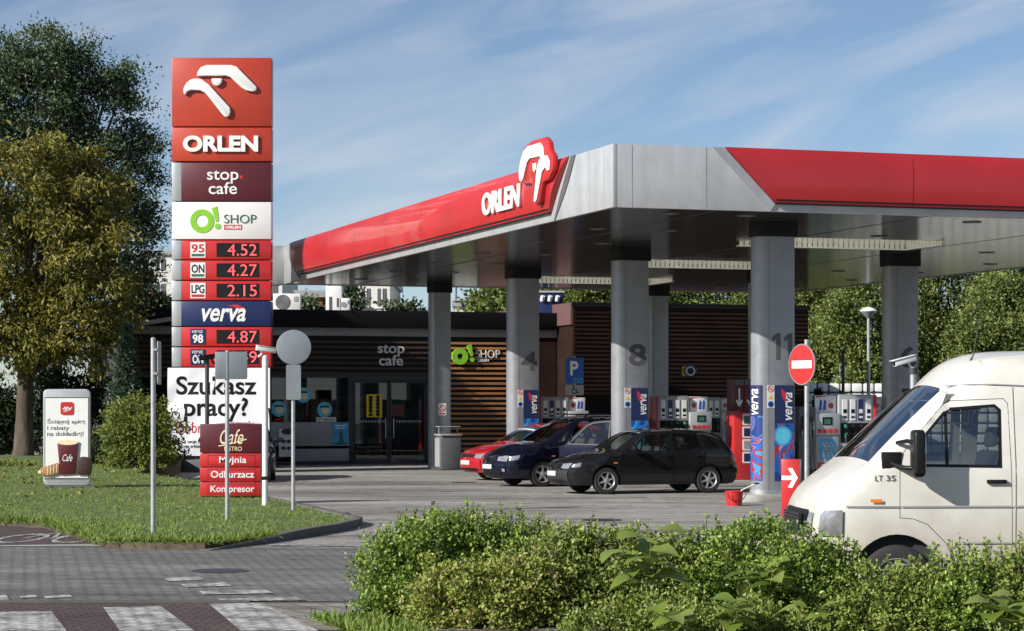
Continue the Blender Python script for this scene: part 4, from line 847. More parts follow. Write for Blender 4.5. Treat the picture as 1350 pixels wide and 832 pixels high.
rails.box(0, x1, .0, .06, 0, top - .05); rails.build('dark_rail', M['dgrey'], t)
# ------------------------------------------------------------------ cars: side panels cut from an outline, a lofted top, real window openings
def densify(P, step):
    q = []
    for (a, b_), (c, d) in zip(P, P[1:]):
        k = max(1, int(round(math.hypot(c - a, d - b_) / step))); q += [(a + (c - a) * j / k, b_ + (d - b_) * j / k) for j in range(k)]
    return q + [P[-1]]
def chaikin(P, keep=()):
    q = [P[0]]
    for i in range(len(P) - 1):
        (a, b_), (c, d) = P[i], P[i + 1]; q += [(a * .75 + c * .25, b_ * .75 + d * .25), (a * .25 + c * .75, b_ * .25 + d * .75)]
    return q + [P[-1]]
def arc(cx_, cz_, r, a0, a1, n=14): return [(cx_ + r * math.cos(R(a0 + (a1 - a0) * i / n)), cz_ + r * math.sin(R(a0 + (a1 - a0) * i / n))) for i in range(n + 1)]
def inset(poly, d):                           # shrink a polygon a little towards its inside
    A = sum(p[0] * q[1] - q[0] * p[1] for p, q in zip(poly, poly[1:] + poly[:1])); sg = 1 if A > 0 else -1; out = []; n = len(poly)
    for i in range(n):
        p0, p1, p2 = Vector(poly[i - 1]), Vector(poly[i]), Vector(poly[(i + 1) % n]); e1 = (p1 - p0).normalized(); e2 = (p2 - p1).normalized()
        m = Vector((-e1.y - e2.y, e1.x + e2.x)); m = m / max(.4, m.length ** 2 / 2) if m.length > 1e-6 else Vector((-e1.y, e1.x)); out.append((p1.x + m.x * d * sg, p1.y + m.y * d * sg))
    return out
def wheel(par, x, y, z, r, wd, spokes, side, rimr=.66, name='wheel', steel=False):
    wh = part_empty('wheel', par, (x, y, z)); s = side
    b = MB(); w2 = wd / 2
    b.lathe([(r * rimr, -w2), (r * .9, -w2 * 1.02), (r * .97, -w2 * .85), (r, -w2 * .6), (r, w2 * .6), (r * .97, w2 * .85), (r * .9, w2 * 1.02), (r * rimr, w2)], 40, (0, 0, 0), 'y'); b.build('tyre', M['tyre'], wh, smooth=40)
    b = MB(); q = r * rimr; f = s * w2
    b.lathe([(q, f * .98), (q * .97, f * 1.0), (q * .90, f * .8), (q * .86, f * .2)], 40, (0, 0, 0), 'y')
    if steel:
        b.lathe([(q * .9, f * .5), (q * .75, f * .75), (q * .5, f * .62), (q * .3, f * .7), (.001, f * .7)], 32, (0, 0, 0), 'y')
    else:
        for k in range(spokes):
            a = 2 * math.pi * k / spokes + .3; wdt = q * (.17 if spokes > 5 else .24); ca, sa = math.cos(a), math.sin(a)
            pl = [(q * .12, -wdt * .75), (q * .93, -wdt * .5), (q * .93, wdt * .5), (q * .12, wdt * .75)]
            b.prism([(u * ca - v_ * sa, u * sa + v_ * ca) for u, v_ in pl], 0, .03, lambda A, C, d: (A, f * .86 - s * d * 1.0, C))
        b.lathe([(q * .26, f * .7), (q * .26, f * .9), (q * .2, f * .96), (.001, f * .97)], 20, (0, 0, 0), 'y')
    b.build('rim', M['rim'] if not steel else M['grey'], wh, smooth=40)
    b = MB(); b.lathe([(q * .88, f * .15), (.001, f * .15)], 24, (0, 0, 0), 'y'); b.build('brake_disc', M['black'], wh)
    return wh
def car(t, sp):
    """sp: L W H prof(top profile) wheels[(x,r)] zc(wheel height) sill arch belt; side windows, doors, glass ranges in profile x."""
    W2 = sp['W'] / 2; prof = densify(chaikin(sp['prof']), .09); wr_ = sp['wr']; paint = sp['paint']
    PA = np.array(prof); segA, segB = PA[:-1], PA[1:]; D = segB - segA; L2 = (D ** 2).sum(1) + 1e-9
    def pdist(x, z):
        q = np.array([x, z]); tt = np.clip(((q - segA) * D).sum(1) / L2, 0, 1); return float(np.sqrt(((segA + D * tt[:, None] - q) ** 2).sum(1).min()))
    def hw(x, z):
        y = W2; f0, fl = sp.get('nose', (.55, .16)); r0, rl = sp.get('tail', (.5, .08)); Lc = sp['L']
        if x < f0: y -= fl * (1 - max(0, x) / f0) ** 2.2
        if x > Lc - r0: y -= rl * (1 - max(0, Lc - x) / r0) ** 2.2
        zb = sp['belt']
        if z > zb: y -= sp.get('tumble', .36) * (z - zb) + .0
        else: y -= .05 * ((zb - z) / zb) ** 2
        d = pdist(x, z); r = sp['fil'](x, z)
        if d < r: y -= r * .8 * (1 - math.sqrt(max(0, 1 - (1 - d / r) ** 2)))
        return y
    zs_ = sp['sill']; xw = sp['wx']; ar = sp['arch']; zc = sp['zc']
    bot = []
    for x in xw[::-1]:
        a = math.degrees(math.asin((zs_ - zc) / ar)); bot += arc(x, zc, ar, a, 180 - a)
    outline = prof + bot
    wins = sp['wins']; doors = sp['doors']; near_open = sp.get('open')
    def sidemesh(poly, holes, y_off, s, step=.10, edge=.08):
        v, f = cdt(poly, holes, step, edge); mb = MB(); mb.add([(x, s * (hw(x, z) + y_off), z) for x, z in v], f if s < 0 else [q[::-1] for q in f]); return mb
    gr = sp['glass']                           # [(xa, xb)] ranges of the top strip that are glass
    def isglass(i): xm = (prof[i][0] + prof[i + 1][0]) / 2; zm = (prof[i][1] + prof[i + 1][1]) / 2; return any(a <= xm <= b_ and zm > sp['belt'] - .02 for a, b_ in gr)
    nY = 8; body = MB(); glassb = MB(); grid = []
    for i, (x, z) in enumerate(prof):
        ye = hw(x, z); p0 = prof[max(0, i - 1)]; p1 = prof[min(len(prof) - 1, i + 1)]; nrm = Vector((-(p1[1] - p0[1]), p1[0] - p0[0]))
        nrm = nrm.normalized() if nrm.length else Vector((0, 1)); cr = sp['crown'](x, z); row = []; ys = [-1, -.91, -.6, -.3, 0, .3, .6, .91, 1]
        if x < 1.0 and z < sp['belt'] * 1.08:
            q_ = max(0, min(1, (x - .25) / .6)); q_ = q_ * q_ * (3 - 2 * q_); nrm = Vector((-(1 - q_), q_)).normalized()
        if x > sp['L'] - .3 and z < sp['belt'] * 1.0: nrm = Vector((1, 0))
        for k in ys: row.append((x + nrm.x * cr * (1 - k * k), k * ye, z + nrm.y * cr * (1 - k * k)))
        grid.append(row)
    for i in range(len(prof) - 1):
        for k in range(nY):
            q = (grid[i][k], grid[i][k + 1], grid[i + 1][k + 1], grid[i + 1][k]); (glassb if isglass(i) and 0 < k < nY - 1 else body).quad(*q)
    for s in (-1, 1):
        dd = [d for d in doors]
        o = len(body.v); sm = sidemesh(outline, dd + [w_ for w_ in sp.get('bodywins', [])], 0, s); body.add(sm.v, sm.f)
    bo = body.build('body', paint, t, weld=True, smooth=38)
    # arch lips
    for s in (-1, 1):
        for x in xw:
            lip = MB()
            a = math.degrees(math.asin((zs_ - zc) / ar)); A0 = arc(x, zc, ar - .004, a, 180 - a, 18); A1 = arc(x, zc, ar + .03, a, 180 - a, 18)
            for i in range(18):
                P = [A0[i], A1[i], A1[i + 1], A0[i + 1]]; lip.add([(p[0], s * (hw(*p) + .006), p[1]) for p in P], [(0, 1, 2, 3)])
                lip.add([(A0[i][0], s * (hw(*A0[i]) + .006), A0[i][1]), (A0[i + 1][0], s * (hw(*A0[i + 1]) + .006), A0[i + 1][1]), (A0[i + 1][0], s * (hw(*A0[i + 1]) - .08), A0[i + 1][1]), (A0[i][0], s * (hw(*A0[i]) - .08), A0[i][1])], [(0, 1, 2, 3)])
            lip.build('arch_lip', sp.get('lip', paint), bo, weld=True, smooth=50)
    gs0 = [i for i in range(len(glassb.v) // 4)]
    front_g, rear_g = MB(), MB()
    for i in gs0: (front_g if glassb.v[4 * i][0] < sp['L'] / 2 else rear_g).quad(*glassb.v[4 * i:4 * i + 4])
    if rear_g.v: rear_g.build('rear_window', M['glass_car'], t, weld=True, smooth=60)
    gs = front_g.build('windscreen', M['glass_car'] if not sp.get('darkglass') else M['glass_dark'], t, weld=True, smooth=60)
    for s in (-1, 1):
        for di, d in enumerate(doors):
            ws = [w_ for w_ in wins if inpoly(sum(p[0] for p in w_) / len(w_), sum(p[1] for p in w_) / len(w_), d)]
            dp = inset(d, .006); par = t; opened = (near_open is not None and s < 0 and di == near_open[0])
            mb = sidemesh(dp, ws, 0, s)
            if opened:
                hx, ang = d[1][0], near_open[1]; hy = -hw(hx, .7); h = part_empty('door_hinge', t, (hx, hy, 0), ang); h.name = 'open_door'
                mb.v = [(x - hx, y - hy, z) for x, y, z in mb.v]; do = mb.build('door_skin', sp.get('openpaint', paint), h, smooth=38); par = h
                ib = sidemesh(dp, ws, -.07, s); ib.v = [(x - hx, y - hy, z) for x, y, z in ib.v]; ib.build('door_trim', sp.get('doortrim', M['interior']), h, smooth=38)
            else: do = mb.build('door', paint, t, smooth=38)
            off = (lambda V: [(x - hx, y - hy, z) for x, y, z in V]) if opened else (lambda V: V); pp = par if opened else do
            for w_ in ws:
                g = sidemesh(inset(w_, -.004), [], -.012, s, .2, .2); g.v = off(g.v); g.build('window', M['glass_dark'] if sp.get('darkglass') else M['glass_car'], pp)
                sl_ = sidemesh(inset(w_, -.022), [inset(w_, .004)], .003, s, None, .1); sl_.v = off(sl_.v); sl_.build('window_seal', M['black'], pp)
            hx_ = sp['handles'][di]; y = s * (hw(*hx_) + .02); b = MB(); b.box(hx_[0] - .09, hx_[0] + .09, y - .014, y + .014, hx_[1] - .018, hx_[1] + .018); b.v = off(b.v); b.build('handle', sp.get('handlemat', paint), pp, bevel=.008)
        for w_ in sp.get('bodywins', []):
            g = sidemesh(inset(w_, -.004), [], -.012, s, .2, .2); g.build('window', M['glass_dark'], t); sl_ = sidemesh(inset(w_, -.022), [inset(w_, .004)], .003, s, None, .1); sl_.build('window_seal', M['black'], t)
        for strip in sp.get('strips', []):
            b = sidemesh(strip, [], .012, s, None, .1); b.build('rub_strip', sp.get('stripmat', M['black']), t)
        for nm, poly, mm in sp.get('sidepatch', []): sidemesh(poly, [], sp.get('poff', .008), s, .05, .05).build(nm, M[mm], t)
    # front patches: polygon in (y,z) laid on the nose
    fr = [(p, grid[i]) for i, p in enumerate(prof) if p[0] < sp['L'] * .45]; rear = [(p, grid[i]) for i, p in enumerate(prof) if p[0] > sp['L'] * .6]
    def lay(rows, nm, poly, mm, off=.008, step=.08, par=t, sgn=-1):
        v, f = cdt(poly, [], step, .06); zz = [r[0][1] for r in rows]; vs = []
        for y, z in v:
            best = min(range(len(rows) - 1), key=lambda i: 0 if min(zz[i], zz[i + 1]) <= z <= max(zz[i], zz[i + 1]) else min(abs(zz[i] - z), abs(zz[i + 1] - z)))
            a, c = rows[best], rows[best + 1]; u = 0 if abs(zz[best + 1] - zz[best]) < 1e-6 else max(0, min(1, (z - zz[best]) / (zz[best + 1] - zz[best])))
            x = a[0][0] + (c[0][0] - a[0][0]) * u; ye = a[1][-1][1] + (c[1][-1][1] - a[1][-1][1]) * u; cr = sp['crown'](x, z); y = max(-ye * .995, min(ye * .995, y)); k = min(1, abs(y) / ye)
            vs.append((x + sgn * cr * (1 - k * k) + sgn * off, y, z))
        b = MB(); b.add(vs, f); return b.build(nm, M[mm] if isinstance(mm, str) else mm, par, smooth=60)
    for nm, poly, mm, off in sp.get('front', []): lay(fr, nm, poly, mm, off)
    for nm, poly, mm, off in sp.get('rear', []): lay(rear[::-1], nm, poly, mm, off, sgn=1)
    # inside
    b = MB(); x0, x1 = sp['cabin']; fl = sp.get('floor', .28)
    b.box(.25, sp['L'] - .2, -W2 + .22, W2 - .22, .2, .26); b.box(.5, x0, -W2 + .12, W2 - .12, .42, sp['belt'] * .6); b.box(x0 - .1, x0 + .3, -W2 + .14, W2 - .14, sp['belt'] - .25, sp['belt'] - .05)
    b.box(x0, x1, -W2 + .10, -W2 + .12, .3, sp['belt'] - .12) if not near_open else None
    for x in xw:
        for s in (-1, 1): b.box(x - ar - .02, x + ar + .02, s * (W2 - .30) - .01, s * (W2 - .30) + .01, .2, zc + ar + .03)
        b.box(x - ar - .02, x + ar + .02, -W2 + .08, W2 - .08, zc + ar + .035, zc + ar + .05)
    b.build('interior', M['interior'], t)
    for sx_ in sp['seats']:
        for s in ((-1, 1)):
            b = MB(); zf = sp['belt'] - .45; y = s * .36
            b.box(sx_ - .25, sx_ + .25, y - .24, y + .24, zf - .12, zf + .02); b.prism([(sx_ + .18, zf), (sx_ + .30, zf), (sx_ + .44, zf + .60), (sx_ + .34, zf + .60)], y - .23, y + .23, lambda a, c, d: (a, d, c))
            b.prism([(sx_ + .36, zf + .63), (sx_ + .44, zf + .63), (sx_ + .47, zf + .82), (sx_ + .39, zf + .82)], y - .13, y + .13, lambda a, c, d: (a, d, c)); b.build('seat', M['seat_cloth'], t, bevel=.03)
    b = MB(); sw = sp['steer']; b.tube([(sw[0] + .06 * math.sin(R(a)) * 1.2, -.36 + .18 * math.cos(R(a)), sw[1] + .17 * math.sin(R(a))) for a in range(0, 361, 20)], .014, 6); b.build('steering_wheel', M['black'], t)
    for s in (-1, 1):
        for i, x in enumerate(xw): wheel(t, x, s * (hw(x, zc + ar * .9) - sp['tw'] / 2 - .015), wr_, wr_, sp['tw'], sp['spokes'], s, steel=sp.get('steel', False))
        if sp.get('nomirror'): continue
        mx_, mz_ = sp['mirror']; y = s * (hw(mx_, mz_) + .01); b = MB(); k = sp.get('mk', 1)
        b.prism(rrect(-.10 * k, .10 * k, -.06 * k, .07 * k, .04 * k), 0, .09 * k, lambda a, c, d: (mx_ - .02 - d + .04 * k, y + s * (.13 * k) + a, mz_ + .05 + c)); o = b.build('mirror', sp.get('mirrormat', paint), t, bevel=.015)
        b = MB(); b.tube([(mx_ - .02, y - s * .03, mz_), (mx_ - .03, y + s * .10, mz_ + .04)], .022, 6); b.build('mirror_arm', M['black'], o)
    return hw
def paintmat(name, col, rough=.2, metal=.0, dirt=.04): return mat(name, col, rough, metal, var=.04, scale=2, coat=.9, spec=.0, dirt=((.10, .095, .085), dirt, 2.2))
M['paint_black'] = paintmat('black_car_paint', (.010, .010, .012)); M['paint_navy'] = paintmat('navy_car_paint', (.004, .005, .014)); M['paint_red'] = paintmat('red_car_paint', (.36, .012, .02), dirt=.15)
M['bumper'] = mat('black_bumper', (.022, .022, .024), .5)
M['door_blue'] = mat('door_inner_blue', (.03, .045, .14), .6)
hatch = dict(L=4.15, W=1.72, H=1.44, belt=.93, wr=.305, tw=.20, wx=[.86, 3.37], arch=.355, zc=.32, sill=.21, cabin=(1.15, 3.6), spokes=6,
    prof=[(.12, .21), (.05, .28), (.01, .42), (.02, .52), (.05, .62), (.10, .70), (.22, .765), (.45, .83), (.80, .90), (1.05, .955), (1.14, .99), (1.42, 1.17), (1.72, 1.345), (1.88, 1.40), (2.2, 1.437), (2.7, 1.44), (3.15, 1.42), (3.48, 1.375), (3.66, 1.33), (3.76, 1.24), (3.93, 1.03), (4.0, .95), (4.05, .84), (4.09, .68), (4.15, .60), (4.15, .45), (4.12, .32), (4.02, .22)],
    wins=[[(1.47, .975), (1.84, 1.285), (2.05, 1.335), (2.39, 1.35), (2.41, .965)], [(2.52, .965), (2.50, 1.35), (2.85, 1.345), (3.10, 1.325), (3.20, 1.0), (3.17, .97)]],
    bodywins=[[(3.31, 1.0), (3.20, 1.31), (3.40, 1.27), (3.62, 1.08), (3.60, 1.01)]],
    doors=[[(1.24, .27), (1.235, .925), (1.37, .955), (1.80, 1.335), (2.05, 1.385), (2.44, 1.395), (2.462, .93), (2.46, .27)], [(2.472, .27), (2.474, .93), (2.452, 1.395), (2.85, 1.39), (3.13, 1.365), (3.255, 1.0), (3.25, .80), (3.13, .62), (3.00, .44), (2.975, .27)]],
    handles=[(2.33, .86), (3.12, .87)], glass=[(1.10, 1.76), (3.70, 3.97)], crown=lambda x, z: .035 + (.12 if x < .35 and z < .8 else .12 * max(0, 1 - (x - .35) / .5) if x < .85 else 0) * (1 if z < .8 else .5) + (.05 if x > 3.9 else 0),
    fil=lambda x, z: .09 if z < 1.0 else .10, mirror=(1.50, .97), seats=[2.0, 2.95], steer=(1.62, .98), strips=[[(.40, .47), (.40, .53), (.50, .53), (.50, .47)], [(1.24, .475), (1.24, .535), (2.97, .535), (2.97, .475)], [(3.74, .475), (3.74, .535), (4.05, .535), (4.05, .475)]],
    front=[('headlight', [(-.76, .585), (-.76, .70), (-.62, .705), (-.42, .685), (-.40, .60), (-.5, .575)], 'lens', .012), ('headlight', [(.76, .585), (.5, .575), (.40, .60), (.42, .685), (.62, .705), (.76, .70)], 'lens', .012),
           ('grille', [(-.37, .60), (-.36, .69), (.36, .69), (.37, .60)], 'black', .010), ('bumper', [(-.80, .30), (-.80, .54), (.80, .54), (.80, .30)], 'bumper', .02), ('number_plate', [(-.26, .41), (-.26, .52), (.26, .52), (.26, .41)], 'plate', .035), ('lower_intake', [(-.5, .26), (-.5, .33), (.5, .33), (.5, .26)], 'black', .028)],
    rear=[('tail_light', [(-.80, .66), (-.80, .87), (-.66, .87), (-.64, .66)], 'redlens', .012), ('tail_light', [(.80, .66), (.64, .66), (.66, .87), (.80, .87)], 'redlens', .012), ('number_plate', [(-.26, .6), (-.26, .7), (.26, .7), (.26, .6)], 'plate', .03)],
    sidepatch=[('tail_light', [(3.92, .68), (3.90, .86), (4.0, .87), (4.055, .74), (4.06, .68)], 'redlens'), ('headlight', [(.06, .60), (.10, .68), (.26, .715), (.24, .62)], 'lens'), ('side_repeater', [(1.02, .69), (1.02, .72), (1.12, .72), (1.12, .69)], 'orange')], lip=None)
def place_car(px, py, wx0, rz, W, s=1.):              # near front wheel of the car stands on photo pixel (px,py)
    x, y = G(px, py); c, sn = math.cos(rz), math.sin(rz); lx, ly = wx0 * s, -(W / 2 - .1) * s; return (x - (c * lx - sn * ly), y - (sn * lx + c * ly), .004)
sp1 = dict(hatch, paint=M['paint_black'], lip=M['paint_black'])
rz = TH + R(2); g = thing('parked_car', 'black five door hatchback with silver spoked wheels beside the pumps', 'car', place_car(798, 652, .86, rz, 1.72, .965), rz); g.scale = (.965,) * 3
hwf = car(g, sp1)
b = MB(); ring(b, 0, .642, .035, .047, .0, .008, lambda a, c, d: (-.115 - d, a, c)); line(b, [(-.025, .668), (0, .615), (.025, .668)], .008, 0, .008, lambda a, c, d: (-.115 - d, a, c)); b.build('badge', M['chrome'], g)
b = MB()
for k in range(3): b.box(-.11, -.095, -.34, .34, .612 + .026 * k, .620 + .026 * k)
b.build('grille_bar', M['bumper'], g)
# MPV with its driver door open
mpv = dict(L=4.62, W=1.81, H=1.73, belt=1.02, wr=.315, tw=.21, wx=[.92, 3.76], arch=.37, zc=.33, sill=.22, cabin=(1.05, 4.2), spokes=5, paint=M['paint_navy'], lip=M['paint_navy'], floor=.35,
    prof=[(.14, .21), (.05, .3), (.0, .45), (.01, .56), (.05, .68), (.12, .78), (.30, .86), (.60, .95), (.95, 1.05), (1.08, 1.10), (1.5, 1.38), (1.9, 1.61), (2.1, 1.67), (2.5, 1.715), (3.1, 1.73), (3.8, 1.71), (4.2, 1.66), (4.38, 1.6), (4.48, 1.35), (4.55, 1.05), (4.60, .85), (4.62, .6), (4.6, .4), (4.52, .25)],
    wins=[[(1.62, 1.06), (2.05, 1.50), (2.2, 1.56), (2.62, 1.60), (2.64, 1.04)], [(2.76, 1.04), (2.74, 1.60), (3.4, 1.60), (3.45, 1.04)]], bodywins=[[(3.60, 1.06), (3.56, 1.58), (4.1, 1.55), (4.30, 1.1)]],
    doors=[[(1.36, .30), (1.35, 1.0), (1.5, 1.04), (2.0, 1.56), (2.2, 1.62), (2.69, 1.66), (2.70, .3)], [(2.71, .3), (2.70, 1.66), (3.48, 1.66), (3.55, 1.0), (3.5, .75), (3.38, .5), (3.35, .3)]],
    handles=[(2.55, .93), (3.40, .94)], glass=[(1.05, 1.93), (4.40, 4.54)], crown=lambda x, z: .045 + (.14 if x < .3 and z < .85 else .14 * max(0, 1 - (x - .3) / .6) if x < .9 else 0), fil=lambda x, z: .10, mirror=(1.62, 1.08), seats=[2.25, 3.2], steer=(1.8, 1.15),
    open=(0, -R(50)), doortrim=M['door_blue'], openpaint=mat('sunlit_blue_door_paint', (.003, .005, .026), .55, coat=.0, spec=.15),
    front=[('headlight', [(-.80, .62), (-.80, .755), (-.60, .77), (-.38, .735), (-.40, .64)], 'lens', .012), ('headlight', [(.80, .62), (.40, .64), (.38, .735), (.60, .77), (.80, .755)], 'lens', .012), ('grille', [(-.33, .64), (-.32, .73), (.32, .73), (.33, .64)], 'black', .012),
           ('bumper', [(-.84, .34), (-.84, .56), (.84, .56), (.84, .34)], 'paint_navy', .025), ('number_plate', [(-.26, .44), (-.26, .55), (.26, .55), (.26, .44)], 'plate', .04), ('lower_intake', [(-.5, .27), (-.5, .34), (.5, .34), (.5, .27)], 'black', .03), ('fog_lamp', [(-.72, .38), (-.72, .45), (-.58, .45), (-.58, .38)], 'lens', .032)],
    sidepatch=[('headlight', [(.05, .64), (.09, .745), (.30, .79), (.26, .67)], 'lens'), ('side_repeater', [(1.15, .74), (1.15, .77), (1.25, .77), (1.25, .74)], 'orange')])
rz = TH + R(8); g2 = thing('parked_car', 'dark blue people carrier with its driver door open', 'car', place_car(714, 642, .92, rz, 1.81, .96), rz); g2.scale = (.96,) * 3
car(g2, mpv)
b = MB()
for s in (-1, 1): b.tube([(2.2, s * .62, 1.70), (2.3, s * .62, 1.77), (4.0, s * .62, 1.78), (4.1, s * .62, 1.71)], .018, 6)
b.build_each('roof_rail', M['black'], g2)
b = MB(); line(b, [(-.03, .70), (.0, .655), (.03, .70)], .009, 0, .008, lambda a, c, d: (-.15 - d, a, c)); ring(b, 0, .685, .042, .055, 0, .008, lambda a, c, d: (-.15 - d, a, c)); b.build('badge', M['chrome'], g2)
# red hatchback behind
red = dict(hatch, paint=M['paint_red'], lip=M['paint_red'], spokes=5)
red['front'] = [(n, p, 'paint_red' if n == 'bumper' else m_, o) for n, p, m_, o in hatch['front']]
rz = TH + R(8); g3 = thing('parked_car', 'red hatchback partly hidden behind the dark blue people carrier', 'car', place_car(676, 634, .86, rz, 1.72, .99), rz); g3.scale = (.99,) * 3
car(g3, red)
blk = dict(hatch, paint=M['paint_black'], lip=M['paint_black'], spokes=5)
rz = R(99); g4 = thing('parked_car', 'black car seen from the front, mostly hidden by the direction board', 'car', (WX(322, 57.6), 57.4, .004), rz)
car(g4, blk)
# ------------------------------------------------------------------ white delivery van in front
M['paint_van'] = mat('white_van_paint', (.66, .645, .585), .36, var=.03, scale=2, coat=.5, dirt=((.42, .37, .29), .5, 1.4))
t_ = M['paint_van'].node_tree; b_ = t_.nodes['Principled BSDF']; src = b_.inputs['Base Color'].links[0].from_socket
co_ = t_.nodes.new('ShaderNodeTexCoord'); se = t_.nodes.new('ShaderNodeSeparateXYZ'); t_.links.new(co_.outputs['Object'], se.inputs[0])
nn_ = t_.nodes.new('ShaderNodeTexNoise'); nn_.inputs['Scale'].default_value = 2.5; nn_.inputs['Detail'].default_value = 8; t_.links.new(co_.outputs['Object'], nn_.inputs['Vector'])
ma_ = t_.nodes.new('ShaderNodeMath'); ma_.operation = 'MULTIPLY_ADD'; ma_.inputs[1].default_value = .7; t_.links.new(nn_.outputs['Fac'], ma_.inputs[0]); t_.links.new(se.outputs['Z'], ma_.inputs[2])
rr_ = t_.nodes.new('ShaderNodeValToRGB'); rr_.color_ramp.elements[0].position = .62; rr_.color_ramp.elements[0].color = (.9, .9, .9, 1); rr_.color_ramp.elements[1].position = 1.45; rr_.color_ramp.elements[1].color = (0, 0, 0, 1)
dv_ = t_.nodes.new('ShaderNodeMath'); dv_.operation = 'MULTIPLY'; dv_.inputs[1].default_value = .68; t_.links.new(ma_.outputs[0], dv_.inputs[0]); rr_.color_ramp.elements[0].position = .45; rr_.color_ramp.elements[1].position = .97; t_.links.new(dv_.outputs[0], rr_.inputs[0])
mi_ = t_.nodes.new('ShaderNodeMixRGB'); mi_.inputs['Color2'].default_value = (.36, .30, .22, 1); t_.links.new(rr_.outputs[0], mi_.inputs['Fac']); t_.links.new(src, mi_.inputs['Color1']); t_.links.new(mi_.outputs[0], b_.inputs['Base Color'])
M['van_dirt'] = mat('dusty_white_paint', (.62, .585, .50), .55, var=.08, scale=3, dirt=((.33, .27, .19), .55, 2.2))
van = dict(L=5.5, W=1.93, H=2.39, belt=1.36, tumble=.16, wr=.345, tw=.22, wx=[.98, 4.3], arch=.43, zc=.36, sill=.36, cabin=(1.15, 2.6), spokes=5, steel=True, paint=M['paint_van'], lip=M['paint_van'], floor=.6, darkglass=True,
    prof=[(.33, .30), (.28, .40), (.26, .52), (.26, .70), (.265, .86), (.28, .96), (.32, 1.06), (.405, 1.175), (.55, 1.285), (.69, 1.38), (.765, 1.44), (1.06, 1.735), (1.40, 2.045), (1.47, 2.10), (1.53, 2.17), (1.68, 2.305), (1.86, 2.37), (2.15, 2.395), (3.2, 2.40), (4.8, 2.39), (5.3, 2.36), (5.44, 2.28), (5.48, 1.5), (5.5, .8), (5.5, .5), (5.45, .38)],
    wins=[[(1.13, 1.41), (1.13, 1.53), (1.42, 1.86), (1.47, 1.895), (1.87, 1.925), (1.91, 1.89), (1.90, 1.40)]], bodywins=[[(2.17, 1.42), (2.17, 1.88), (2.21, 1.92), (3.1, 1.92), (3.14, 1.88), (3.14, 1.42)]],
    doors=[[(1.0, .93), (1.0, 1.46), (1.06, 1.55), (1.40, 1.94), (1.47, 1.98), (1.96, 2.0), (2.0, 1.95), (2.02, .90), (2.02, .40), (1.56, .40), (1.42, .70), (1.25, .87), (1.12, .92)]],
    handles=[(1.87, 1.255)], handlemat=M['black'], glass=[(.74, 1.46)], poff=.02, nose=(.8, .22), tail=(.3, .05), crown=lambda x, z: .03 + .03 * max(0, 1 - x / .6) + (.02 if x > .8 else 0), fil=lambda x, z: .12 if z < 1.35 else (.06 if x < 1.45 else .26), nomirror=True, seats=[1.75], steer=(1.3, 1.5),
    strips=[[(.52, 1.025), (.52, 1.04), (.995, 1.04), (.995, 1.025)], [(1.01, 1.025), (1.01, 1.04), (2.015, 1.04), (2.015, 1.025)], [(2.03, 1.025), (2.03, 1.04), (5.3, 1.04), (5.3, 1.025)], [(1.5, .70), (1.5, .712), (2.0, .712), (2.0, .70)], [(2.05, .70), (2.05, .712), (3.9, .712), (3.9, .70)]], stripmat=M['grey'],
    sidepatch=[('side_repeater', [(.735, 1.07), (.735, 1.10), (.84, 1.10), (.84, 1.07)], 'orange'), ('headlight', [(.285, .77), (.30, .95), (.34, 1.0), (.49, 1.0), (.485, .77)], 'lens'), ('door_gap', [(2.185, .5), (2.185, 1.3), (2.192, 1.3), (2.192, .5)], 'black')],
    front=[('headlight', [(-.72, .77), (-.72, .97), (-.57, .97), (-.55, .77)], 'lens', .012), ('headlight', [(.72, .77), (.55, .77), (.57, .97), (.72, .97)], 'lens', .012), ('grille', [(-.53, .75), (-.53, .99), (.53, .99), (.53, .75)], 'black', .012), ('bumper', [(-.84, .38), (-.84, .70), (.84, .70), (.84, .38)], 'bumper', .02)])
VRZ = R(2.5)
vx, vy = WX(1180, 20.4), 20.4; c_, s_v = math.cos(VRZ), math.sin(VRZ); lx, ly = .98, -.86
vt = thing('delivery_van', 'white high roofed delivery van with black mirror and dusty lower doors', 'van', (vx - (c_ * lx - s_v * ly), vy - (s_v * lx + c_ * ly), .004), VRZ)
hv = car(vt, van)
def vside(x, z, o=0.): return (x, -(hv(x, z) + o), z)
b = MB()
for k in range(7): b.box(.185, .21, -.42, .42, .77 + .03 * k, .747 + .03 * k)
b.build('grille_bar', M['bumper'], vt)
# window divider, roof gutter, mirror on its arms, model lettering, antenna, dust
b = MB(); P = [vside(1.415, 1.41, -.006), vside(1.445, 1.41, -.006), vside(1.445, 1.885, -.006), vside(1.415, 1.85, -.006)]; b.add(P, [(0, 1, 2, 3)]); b.build('window_divider', M['black'], vt)
b = MB(); pts = [vside(1.47 + .2 * k, 2.115 + .01 * math.sin(k), .004) for k in range(20)]; b.tube(pts, .008, 6); b.build('roof_gutter', M['grey'], vt)
b = MB(); vb = lambda a, c, d: (lambda q: (q[0], q[1] - d, q[2]))(vside(a, c, .0))
mb_ = MB(); y0 = -(hv(1.15, 1.45)); mb_.prism(rrect(-.105, .105, -.20, .22, .05), 0, .10, lambda a, c, d: (1.12 - d + .05, y0 - .20 + a, 1.50 + c)); mo = mb_.build('mirror_housing', M['black'], vt, bevel=.025, seg=3)
b = MB(); b.prism(rrect(-.08, .08, -.17, .19, .03), 0, .004, lambda a, c, d: (1.173 + d, y0 - .20 + a, 1.50 + c)); b.build('mirror_glass', M['chrome'], mo)
